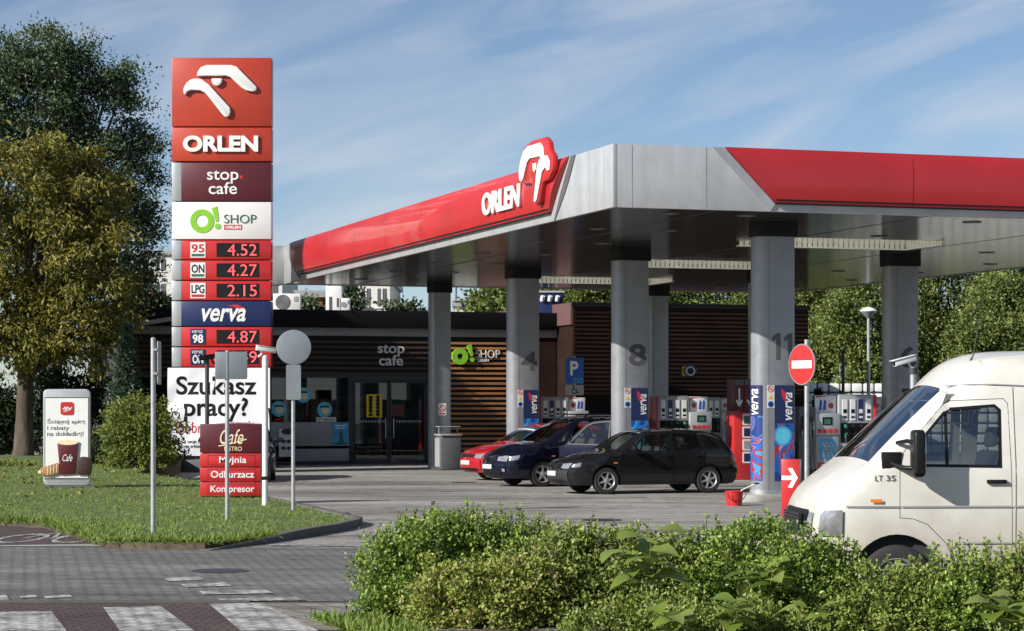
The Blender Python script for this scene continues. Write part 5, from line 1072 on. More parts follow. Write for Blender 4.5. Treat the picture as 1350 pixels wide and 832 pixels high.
b = MB(); b.tube([(.98, y0 + .02, 1.60), (1.05, y0 - .1, 1.62), (1.10, y0 - .19, 1.60)], .02, 8); b.tube([(.92, y0 + .02, 1.42), (1.02, y0 - .1, 1.38), (1.10, y0 - .19, 1.38)], .024, 8); b.box(.84, 1.02, y0 - .01, y0 + .03, 1.34, 1.52); b.build('mirror_bracket', M['black'], mo, bevel=.006)
for s_, a_, b2_ in (('LT', .775, .845), ('35', .875, .96)): text('model_lettering', s_, (a_, b2_, 1.262, 1.312), M['dgrey'], vt, lambda a, c, d: vside(a, c, .006 + d), .002, bold=.0, shear=.0)
b = MB(); b.tube([(1.75, -.5, 2.34), (1.78, -.5, 2.40), (1.85, -.5, 2.85)], [.012, .006, .003], 6); b.build('antenna', M['black'], vt)
# two more shut lines of the panel behind the door
b = MB()
for x in (2.045, 2.155):
    P = []
    for z in np.linspace(.42, 2.1, 18): P += [vside(x, z, .002), vside(x + .008, z, .002)]
    b.add(P, [(2 * i, 2 * i + 1, 2 * i + 3, 2 * i + 2) for i in range(17)])
b.build('shut_line', M['dgrey'], vt)
# ------------------------------------------------------------------ fuel pumps
M['pump_grey'] = mat('pump_grey', (.34, .345, .35), .4, .2, var=.05); M['hose'] = mat('hose_rubber', (.012, .012, .013), .6)
def at(island, s_): x, y = cl(s_, IY[island]); return (x, y, .15)
def make_pump(label, loc, mirror=1):
    m = mirror; t = thing('fuel_pump', label, 'fuel pump', loc, TH, 'fuel pumps on the islands')
    bx = lambda b, x0, x1, *r, mi=0: b.box(min(m * x0, m * x1), max(m * x0, m * x1), *r, mi)
    b = MB(); bx(b, -.62, .16, -.02, .42, .0, 1.98); bx(b, -.58, .14, -.0, .40, 1.98, 2.0); b.build('cabinet', M['pump_grey'], t, bevel=.012)
    b = MB(); bx(b, -.68, -.625, -.04, .44, 0, 1.99); b.build('red_side', M['red'], t, bevel=.01)
    b = MB(); bx(b, -.585, .13, -.026, -.022, 1.02, 1.42); b.build('nozzle_recess', M['black'], t)
    for k in range(4):
        x = -.50 + .178 * k; b = MB(); b.prism(rrect(m * x - .055, m * x + .055, 1.47, 1.90, .012), .0, .012, FRONT(-.02)); o = b.build('grade_panel', M['white'] if k != 1 else M['navy'], t)
        b = MB(); b.prism(rectp(m * x - .04, m * x + .04, 1.62, 1.70), .012, .015, FRONT(-.02)); b.prism(rectp(m * x - .04, m * x + .04, 1.52, 1.56), .012, .015, FRONT(-.02)); b.build_each('grade_mark', M['black'] if k != 1 else M['white'], o)
        b = MB(); b.tube([(m * x, -.06, 1.12), (m * x, -.09, 1.22), (m * x, -.08, 1.33), (m * x, -.04, 1.38)], [.02, .03, .035, .03], 8); nz_ = b.build('nozzle', [M['black'], M['black'], M['black'], M['dgreen']][k], t)
        b = MB(); b.tube([(m * x, -.06, 1.12), (m * x + .02, -.16, .75), (m * x + .03, -.18, .45), (m * x + .05, -.12, .40), (m * x + .06, -.02, .6)], .014, 6); b.build('hose', M['hose'], nz_)
    b = MB(); bx(b, -.585, .13, -.026, -.022, .25, .95); b.build('lower_panel', M['dgrey'], t)
    b = MB(); bx(b, .18, .70, -.05, .38, .0, 1.18); b.build('terminal_base', M['pump_grey'], t, bevel=.012)
    b = MB(); bx(b, .16, .72, -.08, .40, 1.18, 1.62); o = b.build('terminal', M['alu'], t, bevel=.02)
    xs = sorted((m * .34, m * .56)); b = MB(); b.prism(rectp(xs[0], xs[1], 1.38, 1.54), 0, .008, FRONT(-.08)); b.build('pump_display', M['black'], o)
    xs = sorted((m * .38, m * .52)); b = MB(); b.prism(rectp(xs[0], xs[1], 1.40, 1.50), .008, .012, FRONT(-.08)); b.build('display_screen', M['dgreen'], o)
    b = MB()
    for k in range(4): xs = sorted((m * (.22 + .12 * k), m * (.31 + .12 * k))); b.prism(rectp(xs[0], xs[1], 1.22, 1.30), 0, .008, FRONT(-.08))
    b.build('keypad_mark', M['red'], o)
    b = MB(); bx(b, .20, .66, .05, .09, 1.62, 1.98); o = b.build('topper_board', M['white'], t, bevel=.01)
    b = MB(); b.prism(disc(m * .31, 1.77, .06), 0, .004, FRONT(.05)); xs = sorted((m * .21, m * .65)); b.prism([(xs[0], 1.97), (xs[0] + .3, 1.97), (xs[0], 1.93)][::1], 0, .004, FRONT(.05)); b.build('topper_disc', M['red'], o)
    b = MB()
    for k in range(2): b.prism([(m * (.46 + .09 * k) - .03, 1.68), (m * (.46 + .09 * k) + .03, 1.68), (m * (.46 + .09 * k) + .045, 1.86), (m * (.46 + .09 * k) - .005, 1.9)], 0, .004, FRONT(.05))
    b.build('topper_bottle', M['blue'], o)
    xs = sorted((m * .24, m * .64)); b = MB(); b.prism(rectp(xs[0], xs[1], .15, .62), 0, .006, FRONT(-.05)); o = b.build('red_info_panel', M['red'], t)
    b = MB()
    for z in (.56, .50, .44, .24): b.prism(rectp(xs[0] + .05, xs[1] - .05, z, z + .025), .006, .009, FRONT(-.05))
    ring(b, (xs[0] + xs[1]) / 2, .345, .04, .055, .006, .009, FRONT(-.05), 16); b.build('panel_print', M['white'], o)
    xs = sorted((m * .26, m * .62)); b = MB(); b.prism(rectp(xs[0], xs[1], .70, 1.10), 0, .006, FRONT(-.05)); o = b.build('notice_sheet', M['skyblue'], t); b = MB()
    for k in range(5): b.prism(rectp(xs[0] + .04, xs[1] - .04, .74 + .065 * k, .775 + .065 * k), .006, .009, FRONT(-.05))
    b.build('notice_print', M['grey'], o)
    return t
p0 = make_pump('fuel pump with red side beside the column marked 8', at(1, 5.75))
dup(p0, at(2, 5.55), TH, 'fuel pump beside the column marked 4, behind the parked cars')
dup(p0, at(2, 10.0), TH, 'distant shaded fuel pump against the dark wall beside the arrow unit')
p1 = make_pump('nearest fuel pump between the no entry sign and the van', at(0, 6.05), -1)
p1['label'] = 'nearest fuel pump with hoses, behind the no entry sign pole'
dup(p0, at(1, 10.55), TH, 'fuel pump just behind the nearest pump, next to the shaded column 6')
# hoses hung high on the near pump
b = MB()
for k in range(4): b.tube([(-1.02 + .09 * k, -.1, 1.55), (-1.06 + .09 * k, -.22, 1.2), (-1.0 + .08 * k, -.25, .5), (-.95 + .07 * k, -.15, .2), (-.85 + .05 * k, -.05, .5)], .016, 6)
b.build('hose_bundle', M['hose'], p1); b = MB(); b.box(-1.08, -.70, -.06, .36, 0, 1.75); b.build('hose_cabinet', M['dgrey'], p1, bevel=.015)
for k, c in enumerate((0, 1, 2)):
    b = MB(); b.tube([(-1.0 + .11 * k, -.10, 1.15), (-1.02 + .11 * k, -.16, 1.30), (-.99 + .11 * k, -.12, 1.42)], [.02, .035, .03], 8)
    b.build('hanging_nozzle', [M['blue'], M['black'], M['dgreen']][c], p1)
# red vending and arrow unit
t = thing('service_unit', 'tall red service unit with white arrows and picture panels beside column 11', 'service unit', at(1, 7.35), TH)
b = MB(); b.box(-.30, .30, -.05, .45, 0, 1.62); b.build('cabinet', M['red'], t, bevel=.02); b = MB(); b.box(-.30, -.06, -.08, .40, 1.63, 2.40); b.box(-.05, .30, -.08, .40, 1.63, 2.40); hd = b.build('arrow_head_box', M['maroon'], t, bevel=.015)
b = MB()
for x, k in ((-.18, .8), (.125, 1.1)): line(b, [(x, 2.18), (x, 1.78)], .04, 0, .006, FRONT(-.08)); line(b, [(x - .09 * k, 1.90), (x, 1.76), (x + .09 * k, 1.90)], .045, 0, .008, FRONT(-.08))
b.build('arrow', M['white'], hd); b = MB(); b.box(-.29, -.07, -.085, -.081, 2.25, 2.38); b.box(-.04, .29, -.085, -.081, 2.25, 2.38); b.build('head_strip', M['dgrey'], hd)
for k, mm in enumerate(('dgreen', 'navy', 'white', 'navy')):
    z = 1.30 - .30 * k; b = MB(); b.prism(rrect(-.08, .285, z, z + .27, .03), 0, .012, FRONT(-.05)); o = b.build('picture_panel', M['white'], t); b = MB(); b.prism(rectp(-.05, .255, z + .04, z + .23), .012, .016, FRONT(-.05)); b.build('picture', M[mm] if mm != 'white' else M['grey'], o)
# goods rack and small gas cage beyond the no entry pole
t = thing('oil_rack', 'shelf rack of green and yellow oil bottles behind the no entry pole', 'display rack', at(0, 4.9), TH)
b = MB(); b.box(-.28, .28, .3, .34, 0, 1.05)
for z in (.1, .42, .74): b.box(-.28, .28, 0, .3, z, z + .02)
for x in (-.28, .26): b.box(x, x + .02, 0, .3, 0, 1.05)
b.build('rack', M['dark_steel'], t); b = MB()
for z in (.12, .44, .76):
    for k in range(5):
        x = -.22 + .11 * k; b.box(x - .04, x + .04, .04, .14, z, z + .2, (k + int(z * 10)) % 3); b.cyl((x, .09, z + .2), (x, .09, z + .25), .02, n=8, mi=(k + 1) % 3)
b.build('oil_bottle', [M['green'], M['yellow'], M['dgreen']], t)
# buildings far behind
def block(name, label, px0, px1, ptop, Y, m, rows, cols, d=14, wm='dgrey', zbase=0., cat='apartment building', balc=False):
    X0, X1 = WX(px0, Y), WX(px1, Y); H = WZ(ptop, Y); t = thing(name, label, cat, ((X0 + X1) / 2, Y, zbase)); wd = X1 - X0
    b = MB(); b.box(-wd / 2, wd / 2, 0, d, 0, H); b.build('wall', m, t); b = MB(); b.box(-wd / 2 - .2, wd / 2 + .2, -.25, d + .2, H, H + .35); b.build('roof', M['grey'], t)
    sh = H / rows; cw = wd / cols
    for r_ in range(rows):
        for c in range(cols):
            x = -wd / 2 + cw * (c + .5); z = sh * r_ + sh * .35; b = MB(); b.prism(rectp(x - cw * .28, x + cw * .28, z, z + sh * .48), 0, .03, FRONT(-.002)); o = b.build('window', M[wm], t)
            b = MB(); b.prism(rectp(x - .04, x + .04, z, z + sh * .48), .03, .06, FRONT(-.002)); b.prism(rectp(x - cw * .3, x + cw * .3, z - .1, z - .003), 0, .12, FRONT(-.002)); b.build('frame', M['white'], o)
            if balc and c % 2 == 0:
                b = MB(); b.box(x - cw * .48, x + cw * .48, -1.2, -.04, sh * r_ - .1, sh * r_ + .05); b.box(x - cw * .48, x + cw * .48, -1.2, -1.12, sh * r_ + .051, sh * r_ + .95); b.build('balcony', M['white'], t)
    return t
block('apartment_building', 'white apartment building far behind the price pylon', 150, 372, 336, 190, M['plaster'], 7, 9)
block('apartment_building', 'white apartment building with balconies seen over the shop roof', 430, 514, 372, 150, M['plaster'], 4, 4, balc=True)
t = block('brick_house', 'orange brick house with an arched opening behind the shop roof', 392, 436, 392, 120, M['brick'], 2, 2, 8, cat='house')
b = MB(); ring(b, 0, 6.3, .55, .85, 0, .08, FRONT(-.01), 16, 0, 180); b.build('arch', M['plaster'], t)
t = block('gabled_house', 'small pale house with a blue grey roof seen beside the slim column', 600, 644, 404, 150, M['plaster'], 3, 3, 8, cat='house')
b = MB(); wd = WX(648, 150) - WX(598, 150); H = WZ(404, 150); b.prism([(-wd / 2, H + .36), (wd / 2, H + .36), (wd / 2 - .2, H + .75), (-wd * .1, H + .6)], -.4, 8.4, lambda a, c, d: (a, d, c)); b.build('roof_gable', M['alu'], t); b = MB(); b.cyl((-wd * .42, 0, H), (-wd * .40, 0, H + 3), .05); b.build('aerial', M['dark_steel'], t)
t = block('red_roof_house', 'low house with a red roof behind the lawn bushes', 150, 226, 432, 105, M['plaster'], 2, 4, 8, cat='house')
b = MB(); Y = 105; wd = WX(234, Y) - WX(142, Y); H = WZ(432, Y); b.prism([(-wd / 2, H + .36), (wd / 2, H + .36), (wd / 2 - 1.2, H + 1.7), (-wd / 2 + 1.2, H + 1.7)], -.5, 8.5, lambda a, c, d: (a, d, c)); b.build('roof_tiles', mat('red_tiles', (.23, .07, .05), .8, var=.25, scale=2), t)
# ------------------------------------------------------------------ foliage
LIGHTWARD = np.array([SUN_D.x * .6, SUN_D.y * .6, .75])
def leaves(name, P, size, m, parent=None, droop=.0, up=.2, asp=.55, fold=.25, out=None, jit=.35):
    """one small folded leaf (two quads sharing the midrib) per point"""
    n = len(P); d = rng.normal(size=(n, 3)); 
    if out is not None: d = d * .8 + out
    d[:, 2] += up - droop; d /= np.linalg.norm(d, axis=1)[:, None]
    r = rng.normal(size=(n, 3)) * .75 + LIGHTWARD * 1.15; s = np.cross(d, r); s /= np.linalg.norm(s, axis=1)[:, None] + 1e-9; nn = np.cross(s, d)
    L_ = size * (1 + jit * rng.uniform(-1, 1, n))[:, None]; Wd = L_ * asp * .5
    b0 = P; tip = P + d * L_ - nn * L_ * .12; m1 = P + d * L_ * .45
    lft = m1 + s * Wd + nn * Wd * fold; rgt = m1 - s * Wd + nn * Wd * fold
    V = np.stack([b0, lft, tip, rgt], 1).reshape(-1, 3); me = bpy.data.meshes.new(name)
    me.vertices.add(4 * n); me.vertices.foreach_set('co', V.ravel().astype(np.float32)); k = np.arange(n) * 4
    tri = np.stack([k, k + 1, k + 2, k, k + 2, k + 3], 1).ravel(); me.loops.add(6 * n); me.loops.foreach_set('vertex_index', tri.astype(np.int32))
    me.polygons.add(2 * n); me.polygons.foreach_set('loop_start', (np.arange(2 * n) * 3).astype(np.int32)); me.materials.append(m); me.update(calc_edges=True)
    o = bpy.data.objects.new(name, me); COL.objects.link(o); o.parent = parent; return o
def blobs(specs, nclump, nleaf, csize, shell=.55):
    """leaf points in clumps scattered mostly near the surface of ellipsoids (cx,cy,cz,rx,ry,rz,weight)"""
    w_ = np.array([s_[6] if len(s_) > 6 else s_[3] * s_[4] + s_[3] * s_[5] for s_ in specs]); w_ = w_ / w_.sum(); out = []; od = []
    for s_, c in zip(specs, rng.multinomial(nclump, w_)):
        d = rng.normal(size=(c, 3)); d /= np.linalg.norm(d, axis=1)[:, None]; r = (shell + (1 - shell) * rng.uniform(0, 1, c) ** .6) * (1 + .20 * rng.normal(size=c))
        C = np.array(s_[:3]) + d * r[:, None] * np.array(s_[3:6]); k = rng.poisson(nleaf, c) + 4
        idx = np.repeat(np.arange(c), k); cs = csize * (.6 + .8 * rng.uniform(size=c)); pts = C[idx] + rng.normal(size=(len(idx), 3)) * cs[idx][:, None] * np.array([1, 1, .7])
        out.append(pts); od.append(d[idx] * .5)
    return np.concatenate(out), np.concatenate(od)
def tree(name, label, cat, base, trunk_r, fork_z, specs, nclump, nleaf, csize, lsize, m, group=None, up=.1, droop=0., asp=.55, shell=.55, limbs=True):
    t = thing(name, label, cat, base, 0, group); bx, by, bz = base
    loc = [(s_[0] - bx, s_[1] - by, s_[2] - bz, *s_[3:]) for s_ in specs]
    b = MB(); H = max(s_[2] for s_ in loc); top = (loc[0][0] * .4, loc[0][1] * .4, H)
    b.tube([(0, 0, -.2), (.02, 0, .25), (.05, .02, fork_z * .5), (top[0] * .3, top[1] * .3, fork_z), top], [trunk_r * 1.35, trunk_r * 1.02, trunk_r * .85, trunk_r * .75, trunk_r * .15], 12)
    if limbs:
        for s_ in loc:
            for q in range(3):
                e = (s_[0] + random.uniform(-.6, .6) * s_[3], s_[1] + random.uniform(-.6, .6) * s_[4], s_[2] + random.uniform(-.2, .6) * s_[5]); z = min(fork_z * random.uniform(.9, 1.25), e[2]); st = (top[0] * .25, top[1] * .25, z)
                mid = tuple(st[i] * .5 + e[i] * .5 + (.25 * (e[2] - z) * .3 if i == 2 else random.uniform(-.15, .15)) for i in range(3)); b.tube([st, mid, e], [trunk_r * .42, trunk_r * .24, trunk_r * .05], 7)
    b.build('trunk', M['bark'], t, smooth=60)
    P, O = blobs(loc, nclump, nleaf, csize, shell); leaves('crown', P, lsize, m, t, up=up, droop=droop, asp=asp, out=O); return t
LM = {}
LM['poplar'] = leafmat('poplar_leaf', [(.030, .060, .022), (.05, .09, .032), (.08, .12, .05), (.14, .17, .11)], .25)
LM['chestnut'] = leafmat('chestnut_leaf', [(.07, .095, .022), (.20, .18, .032), (.36, .30, .055), (.09, .12, .03), (.19, .14, .03), (.13, .15, .03)], .35)
LM['spruce'] = leafmat('spruce_needle', [(.035, .07, .045), (.075, .12, .075), (.10, .15, .10)], .15)
LM['bush'] = leafmat('bush_leaf', [(.08, .12, .018), (.16, .20, .035), (.25, .27, .05)], .35)
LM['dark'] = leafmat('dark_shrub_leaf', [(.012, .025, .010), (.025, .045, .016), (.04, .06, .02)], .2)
LM['acacia'] = leafmat('robinia_leaf', [(.055, .09, .018), (.105, .15, .028), (.18, .22, .05), (.27, .30, .10)], .28)
LM['deep'] = leafmat('deep_green_leaf', [(.02, .035, .012), (.035, .06, .018), (.06, .085, .025)], .25)
LM['privet'] = leafmat('privet_leaf', [(.065, .13, .018), (.13, .225, .032), (.22, .32, .052), (.34, .40, .09)], .28, .4)
LM['privet2'] = leafmat('privet_leaf_old', [(.085, .14, .026), (.16, .24, .044), (.25, .26, .07), (.20, .28, .05), (.33, .38, .10)], .28, .4)
LM['russet'] = leafmat('russet_leaf', [(.16, .22, .035), (.26, .31, .06), (.33, .24, .12), (.27, .34, .06), (.22, .30, .045), (.34, .38, .08)], .28, .45)
LM['weed'] = leafmat('broad_weed_leaf', [(.14, .22, .03), (.20, .28, .05), (.27, .33, .09)], .4, .4)
LM['grass'] = leafmat('grass_blade', [(.10, .18, .022), (.15, .25, .035), (.21, .30, .05), (.27, .29, .09)], .35)
def at3(px, py, Y): return (WX(px, Y), Y, WZ(py, Y))
def el(px, py, Y, rx, ry, dy=0, wgt=None, k=1.): a = at3(px, py, Y + dy); e = (a[0], a[1], a[2], rx * Y / F, rx * Y / F * .8 * k, ry * Y / F); return e + ((wgt,) if wgt else ())
# tall dark tree behind, and its neighbour outside the frame
Y = 77; tree('poplar_tree', 'tall dark green tree rising highest behind the yellow tree', 'tree', (WX(70, Y), Y, .3), .32, 4.2,
    [el(90, 250, Y, 95, 150), el(40, 130, Y, 80, 80, -.5), el(75, 75, Y, 45, 48), el(140, 150, Y, 50, 70, .4), el(160, 115, Y, 30, 32), el(185, 230, Y, 38, 80, .3), el(-40, 190, Y, 80, 110), el(165, 330, Y, 52, 70, .6), el(10, 90, Y, 36, 34), el(205, 190, Y, 14, 28), el(112, 70, Y, 16, 24)], 900, 100, .24, .125, LM['poplar'], up=.25, shell=.42)
Y = 68; tree('chestnut_tree', 'yellow brown autumn tree on the lawn behind the phone shaped stand', 'tree', (WX(30, Y), Y, .35), .30, 2.6,
    [el(60, 330, Y, 100, 120), el(20, 250, Y, 75, 75, -.4), el(110, 235, Y, 45, 48, -.3), el(125, 330, Y, 62, 80, -.5), el(145, 410, Y, 36, 52, -.3), el(-30, 400, Y, 70, 90), el(95, 435, Y, 55, 52, -.7), el(20, 448, Y, 60, 36, -.6), el(-80, 320, Y, 70, 110)], 330, 130, .22, .19, LM['chestnut'], up=-.1, droop=.35, asp=.36, shell=.45)
# spruce
Y = 67; t = thing('spruce_tree', 'small blue green spruce beside the price pylon', 'tree', (WX(166, Y), Y, .3)); b = MB(); H = WZ(432, Y) - .3; b.tube([(0, 0, -.1), (0, 0, H)], [.09, .01], 8); b.build('trunk', M['bark'], t)
n = 11000; zz = rng.uniform(0, 1, n) ** .75; a = rng.uniform(0, 2 * math.pi, n); wh = .75 + .25 * np.sin(zz * 60 + a * 2); rr = (1 - zz) * 1.05 * wh * rng.uniform(.25, 1, n) ** .6 + .02
P = np.stack([rr * np.cos(a), rr * np.sin(a), .25 + zz * (H - .2) - rr * .25], 1); leaves('crown', P, .16, LM['spruce'], t, asp=.2, out=np.stack([np.cos(a), np.sin(a), np.zeros(n) + .1], 1) * 1.1)
def shrub(label, base, specs, nclump, nleaf, csize, lsize, m, name='shrub', cat='shrub', shoots=0, shoot_h=.25, up=.5, group=None, asp=.6, shell=.6, stemr=.02):
    t = thing(name, label, cat, base, 0, group); loc = [(s_[0] - base[0], s_[1] - base[1], s_[2] - base[2], *s_[3:]) for s_ in specs]
    b = MB()
    for s_ in loc:
        for q in range(11):
            e = (s_[0] + random.uniform(-.6, .6) * s_[3], s_[1] + random.uniform(-.6, .6) * s_[4], s_[2] + random.uniform(-.1, .7) * s_[5]); b.tube([(s_[0] * .35 + random.uniform(-.08, .08), s_[1] * .35, -.02), tuple(e[i] * .55 + random.uniform(-.05, .05) for i in range(3)), e], [stemr, stemr * .6, stemr * .2], 5)
    P, O = blobs(loc, nclump, nleaf, csize, shell); PP = [P[P[:, 2] > .0]]; OO = [O[P[:, 2] > .0]]
    if shoots:                                # upright leafy shoots breaking the outline
        for q in range(shoots):
            s_ = loc[random.randrange(len(loc))]; an = random.uniform(0, 6.28); rr_ = random.uniform(0, .9) ** .5; x, y = s_[0] + rr_ * s_[3] * math.cos(an), s_[1] + rr_ * s_[4] * math.sin(an); z = s_[2] + s_[5] * math.sqrt(max(0, 1 - rr_ ** 2)) * .92
            h = shoot_h * random.uniform(.4, 1.1); lean = (random.uniform(-.25, .25), random.uniform(-.25, .25)); b.tube([(x, y, z - .1), (x + lean[0] * h, y + lean[1] * h, z + h)], [.005, .002], 4)
            k = int(h / .012) + 6; u = np.linspace(0, 1, k); q_ = np.stack([x + lean[0] * h * u, y + lean[1] * h * u, z - .05 + (h + .05) * u], 1) + rng.normal(size=(k, 3)) * .008; PP.append(q_); aa = u * 40; OO.append(np.stack([np.cos(aa), np.sin(aa), .5 + 0 * aa], 1) * 1.3)
    b.build('stems', M['bark'], t, smooth=60); leaves('foliage', np.concatenate(PP), lsize, m, t, up=up, asp=asp, out=np.concatenate(OO)); return t
# lawn shrubs and dark hedge
Y = 55.5; shrub('rounded yellow green bush on the lawn between stand and pylon', (WX(183, Y), Y, hz(-9, Y)), [el(183, 560, Y, 46, 34), el(160, 575, Y, 30, 34), el(205, 575, Y, 30, 40), el(185, 600, Y, 45, 30)], 330, 34, .10, .075, LM['bush'], shoots=30, shoot_h=.3)
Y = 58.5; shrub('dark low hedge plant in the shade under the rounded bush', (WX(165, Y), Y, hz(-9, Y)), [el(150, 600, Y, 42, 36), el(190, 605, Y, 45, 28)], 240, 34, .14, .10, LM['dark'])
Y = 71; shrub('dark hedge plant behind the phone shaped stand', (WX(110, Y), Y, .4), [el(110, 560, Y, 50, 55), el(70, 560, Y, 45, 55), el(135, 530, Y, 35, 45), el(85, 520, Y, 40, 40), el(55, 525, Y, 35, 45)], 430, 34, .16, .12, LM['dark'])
Y = 71; shrub('green hedge plant beside the yellow tree trunk at the picture edge', (WX(0, Y), Y, .4), [el(-20, 560, Y, 50, 52), el(15, 570, Y, 25, 45)], 300, 30, .16, .13, LM['deep'])
Y = 57; shrub('low ground cover plant around the yellow tree trunk', (WX(30, Y), Y, .38), [el(10, 622, Y, 45, 10), el(50, 622, Y, 30, 9)], 120, 30, .08, .08, LM['bush'])
Y = 95; shrub('distant bushy tree beside the red roofed house', (WX(190, Y), Y, 0), [el(190, 420, Y, 26, 42), el(214, 415, Y, 16, 26), el(168, 425, Y, 22, 40), el(190, 480, Y, 30, 50)], 240, 26, .3, .24, LM['deep'], name='tree', cat='tree', stemr=.1)
Y = 110; shrub('dark tree top showing over the shop roof in the sky gap', (WX(537, Y), Y, 0), [el(530, 425, Y, 20, 24), el(548, 432, Y, 20, 20)], 130, 30, .3, .26, LM['deep'], name='tree', cat='tree', stemr=.1)
Y = 105; shrub('pale leaved tree showing between the slim column and column 4', (WX(668, Y), Y, 0), [el(668, 420, Y, 40, 50), el(648, 405, Y, 18, 20), el(700, 400, Y, 40, 40)], 200, 26, .35, .28, LM['acacia'], name='tree', cat='tree', stemr=.1)
Y = 100; shrub('grey green tree seen between the roof cabinet and the balcony building', (WX(462, Y), Y, 0), [el(462, 400, Y, 12, 24), el(400, 420, Y, 16, 20)], 90, 26, .3, .26, LM['poplar'], name='tree', cat='tree', stemr=.1)
# trees beyond the pale fence
bgt = [(775, 392, 60, 60, 104, 'acacia', 'light green tree top between the blue roof housing and column 8'), (935, 395, 75, 55, 106, 'acacia', 'light green tree top over the dark block between columns 8 and 11'), (1085, 385, 60, 120, 98, 'acacia', 'bright tree behind the street lamp'),
       (1150, 440, 62, 85, 93, 'acacia', 'low bright bushy tree just behind the pale fence'), (1050, 430, 45, 90, 101, 'deep', 'shaded dark tree between column 11 and the street lamp'), (1250, 400, 75, 115, 97, 'acacia', 'large bright tree to the right of column 6'), (1305, 470, 60, 80, 92, 'acacia', 'low rounded tree directly over the van roof'),
       (1345, 380, 60, 130, 104, 'deep', 'dark tree at the picture edge over the van'), (1410, 430, 70, 120, 98, 'acacia', 'bright tree past the picture edge over the van'), (1215, 460, 45, 70, 103, 'deep', 'deep green tree half hidden by column 6'), (1330, 420, 40, 60, 94, 'acacia', 'small bright tree before the dark tree at the edge')]
for px, py, rx, ry, Y, mm, lab in bgt:
    sp_ = [el(px, py, Y, rx * .75, ry * .7)]
    for k in range(7): an = k * .9 + random.uniform(-.3, .3); sp_.append(el(px + rx * .62 * math.cos(an), py - ry * .6 * math.sin(an), Y, rx * .42, ry * .36, random.uniform(-1.5, .6)))
    sp_.append(el(px, py + ry * .9, Y, rx * .6, ry * .5, -.5))
    tree('tree', lab, 'tree', (WX(px, Y), Y, 0), .22, 2.2, sp_, 210, 190, .31, .135, LM[mm], 'trees beyond the fence', up=.1, shell=.5)
Y = 47.5; t = thing('conifer_shrub', 'small dark conifer in front of the pale fence beside the no entry pole', 'shrub', (WX(1079, 66), 66, 0)); b = MB(); b.tube([(0, 0, 0), (0, 0, 2.4)], [.05, .01], 6); b.build('stem', M['bark'], t)
n = 3000; zz = rng.uniform(0, 1, n); a = rng.uniform(0, 6.28, n); rr = (1 - zz) * .42 * rng.uniform(.3, 1, n) + .02; leaves('foliage', np.stack([rr * np.cos(a), rr * np.sin(a), .15 + zz * 2.2], 1), .14, LM['dark'], t, asp=.25, out=np.stack([np.cos(a), np.sin(a), 0 * a + .5], 1))
# foreground hedge: one shrub after another
HG = 'shrubs of the foreground hedge'
def hs_(label, Y, ells, m, ncl, shoots=40, sh=.22, leaf=.038, nl=34, cs=.048):
    x = sum(e[0] for e in ells) / len(ells); shrub(label, (WX(x, Y), Y, 0), [el(e[0], e[1], Y, e[2], e[3], e[4] if len(e) > 4 else 0) for e in ells], ncl, nl, cs, leaf, LM[m], shoots=shoots, shoot_h=sh, group=HG, stemr=.008, shell=.72)
hs_('deep green hedge shrub at the hedge end nearest the lawn', 20.6, [(548, 752, 66, 66), (520, 778, 45, 60), (585, 725, 62, 44, .3), (545, 815, 60, 45)], 'privet', 620, 70, .18)
hs_('bright green hedge shrub with the highest even top', 20.9, [(640, 735, 68, 52), (690, 738, 48, 50), (600, 765, 60, 60), (665, 785, 70, 55, -.3)], 'privet', 640, 80, .2)
hs_('russet tinged hedge shrub with a reddish patch below the bright one', 19.9, [(640, 795, 70, 50), (585, 800, 45, 45), (700, 785, 55, 55)], 'russet', 520, 40, .14)
hs_('brownish hedge shrub with bare twigs left of the drooping weed', 20.2, [(745, 765, 58, 60), (790, 750, 52, 48), (770, 800, 70, 45)], 'privet2', 560, 60, .18)
hs_('olive hedge shrub under the drooping broad leaved weed', 20.1, [(850, 775, 62, 60), (885, 760, 45, 42), (850, 812, 70, 40)], 'privet2', 540, 70, .2)
hs_('fresh green hedge shrub between the weed and the van grille', 20.0, [(950, 765, 60, 58), (1000, 752, 48, 50), (975, 808, 75, 42)], 'privet', 560, 90, .22)
hs_('green hedge shrub in front of the van headlight', 19.2, [(1060, 768, 56, 50), (1105, 778, 42, 42), (1080, 812, 75, 40)], 'privet', 540, 90, .22)
hs_('yellowish hedge shrub in front of the van wheel', 18.9, [(1160, 800, 62, 46), (1210, 800, 50, 44), (1180, 826, 75, 30)], 'privet2', 500, 45, .16)
hs_('hedge shrub with tall shoots in front of the van door', 18.8, [(1265, 792, 62, 42), (1310, 794, 46, 40), (1290, 822, 75, 30)], 'privet', 480, 90, .28)
hs_('hedge shrub running out of the picture below the van', 18.7, [(1370, 780, 60, 46), (1345, 815, 60, 35)], 'privet2', 360, 60, .26)
hs_('low front hedge shrub filling the gap under the weed leaves', 18.6, [(900, 835, 70, 40), (800, 840, 60, 36), (1010, 838, 60, 40)], 'privet2', 520, 40, .14)
# little planted island with a kerb by the pillar
cx0, cy0 = G(1000, 712); b = MB(); kerb_run(b, [(cx0 - .62, cy0 + 1.0), (cx0 - .75, cy0 + .2), (cx0 - .55, cy0 - 1.2), (cx0 - .1, cy0 - 2.3), (cx0 + .6, cy0 - 3.2)], .14, .12); tag(b.build('island_edge', M['concrete'], bevel=.015), kind='structure')
Y = cy0 - .6; shrub('low planted shrub inside the curved kerb beside the arrow pillar', (WX(1000, Y), Y, 0), [el(985, 712, Y, 40, 20), el(1025, 715, Y, 35, 22), el(970, 725, Y, 35, 18, -.5)], 260, 34, .07, .045, LM['privet'], shoots=40, shoot_h=.15)
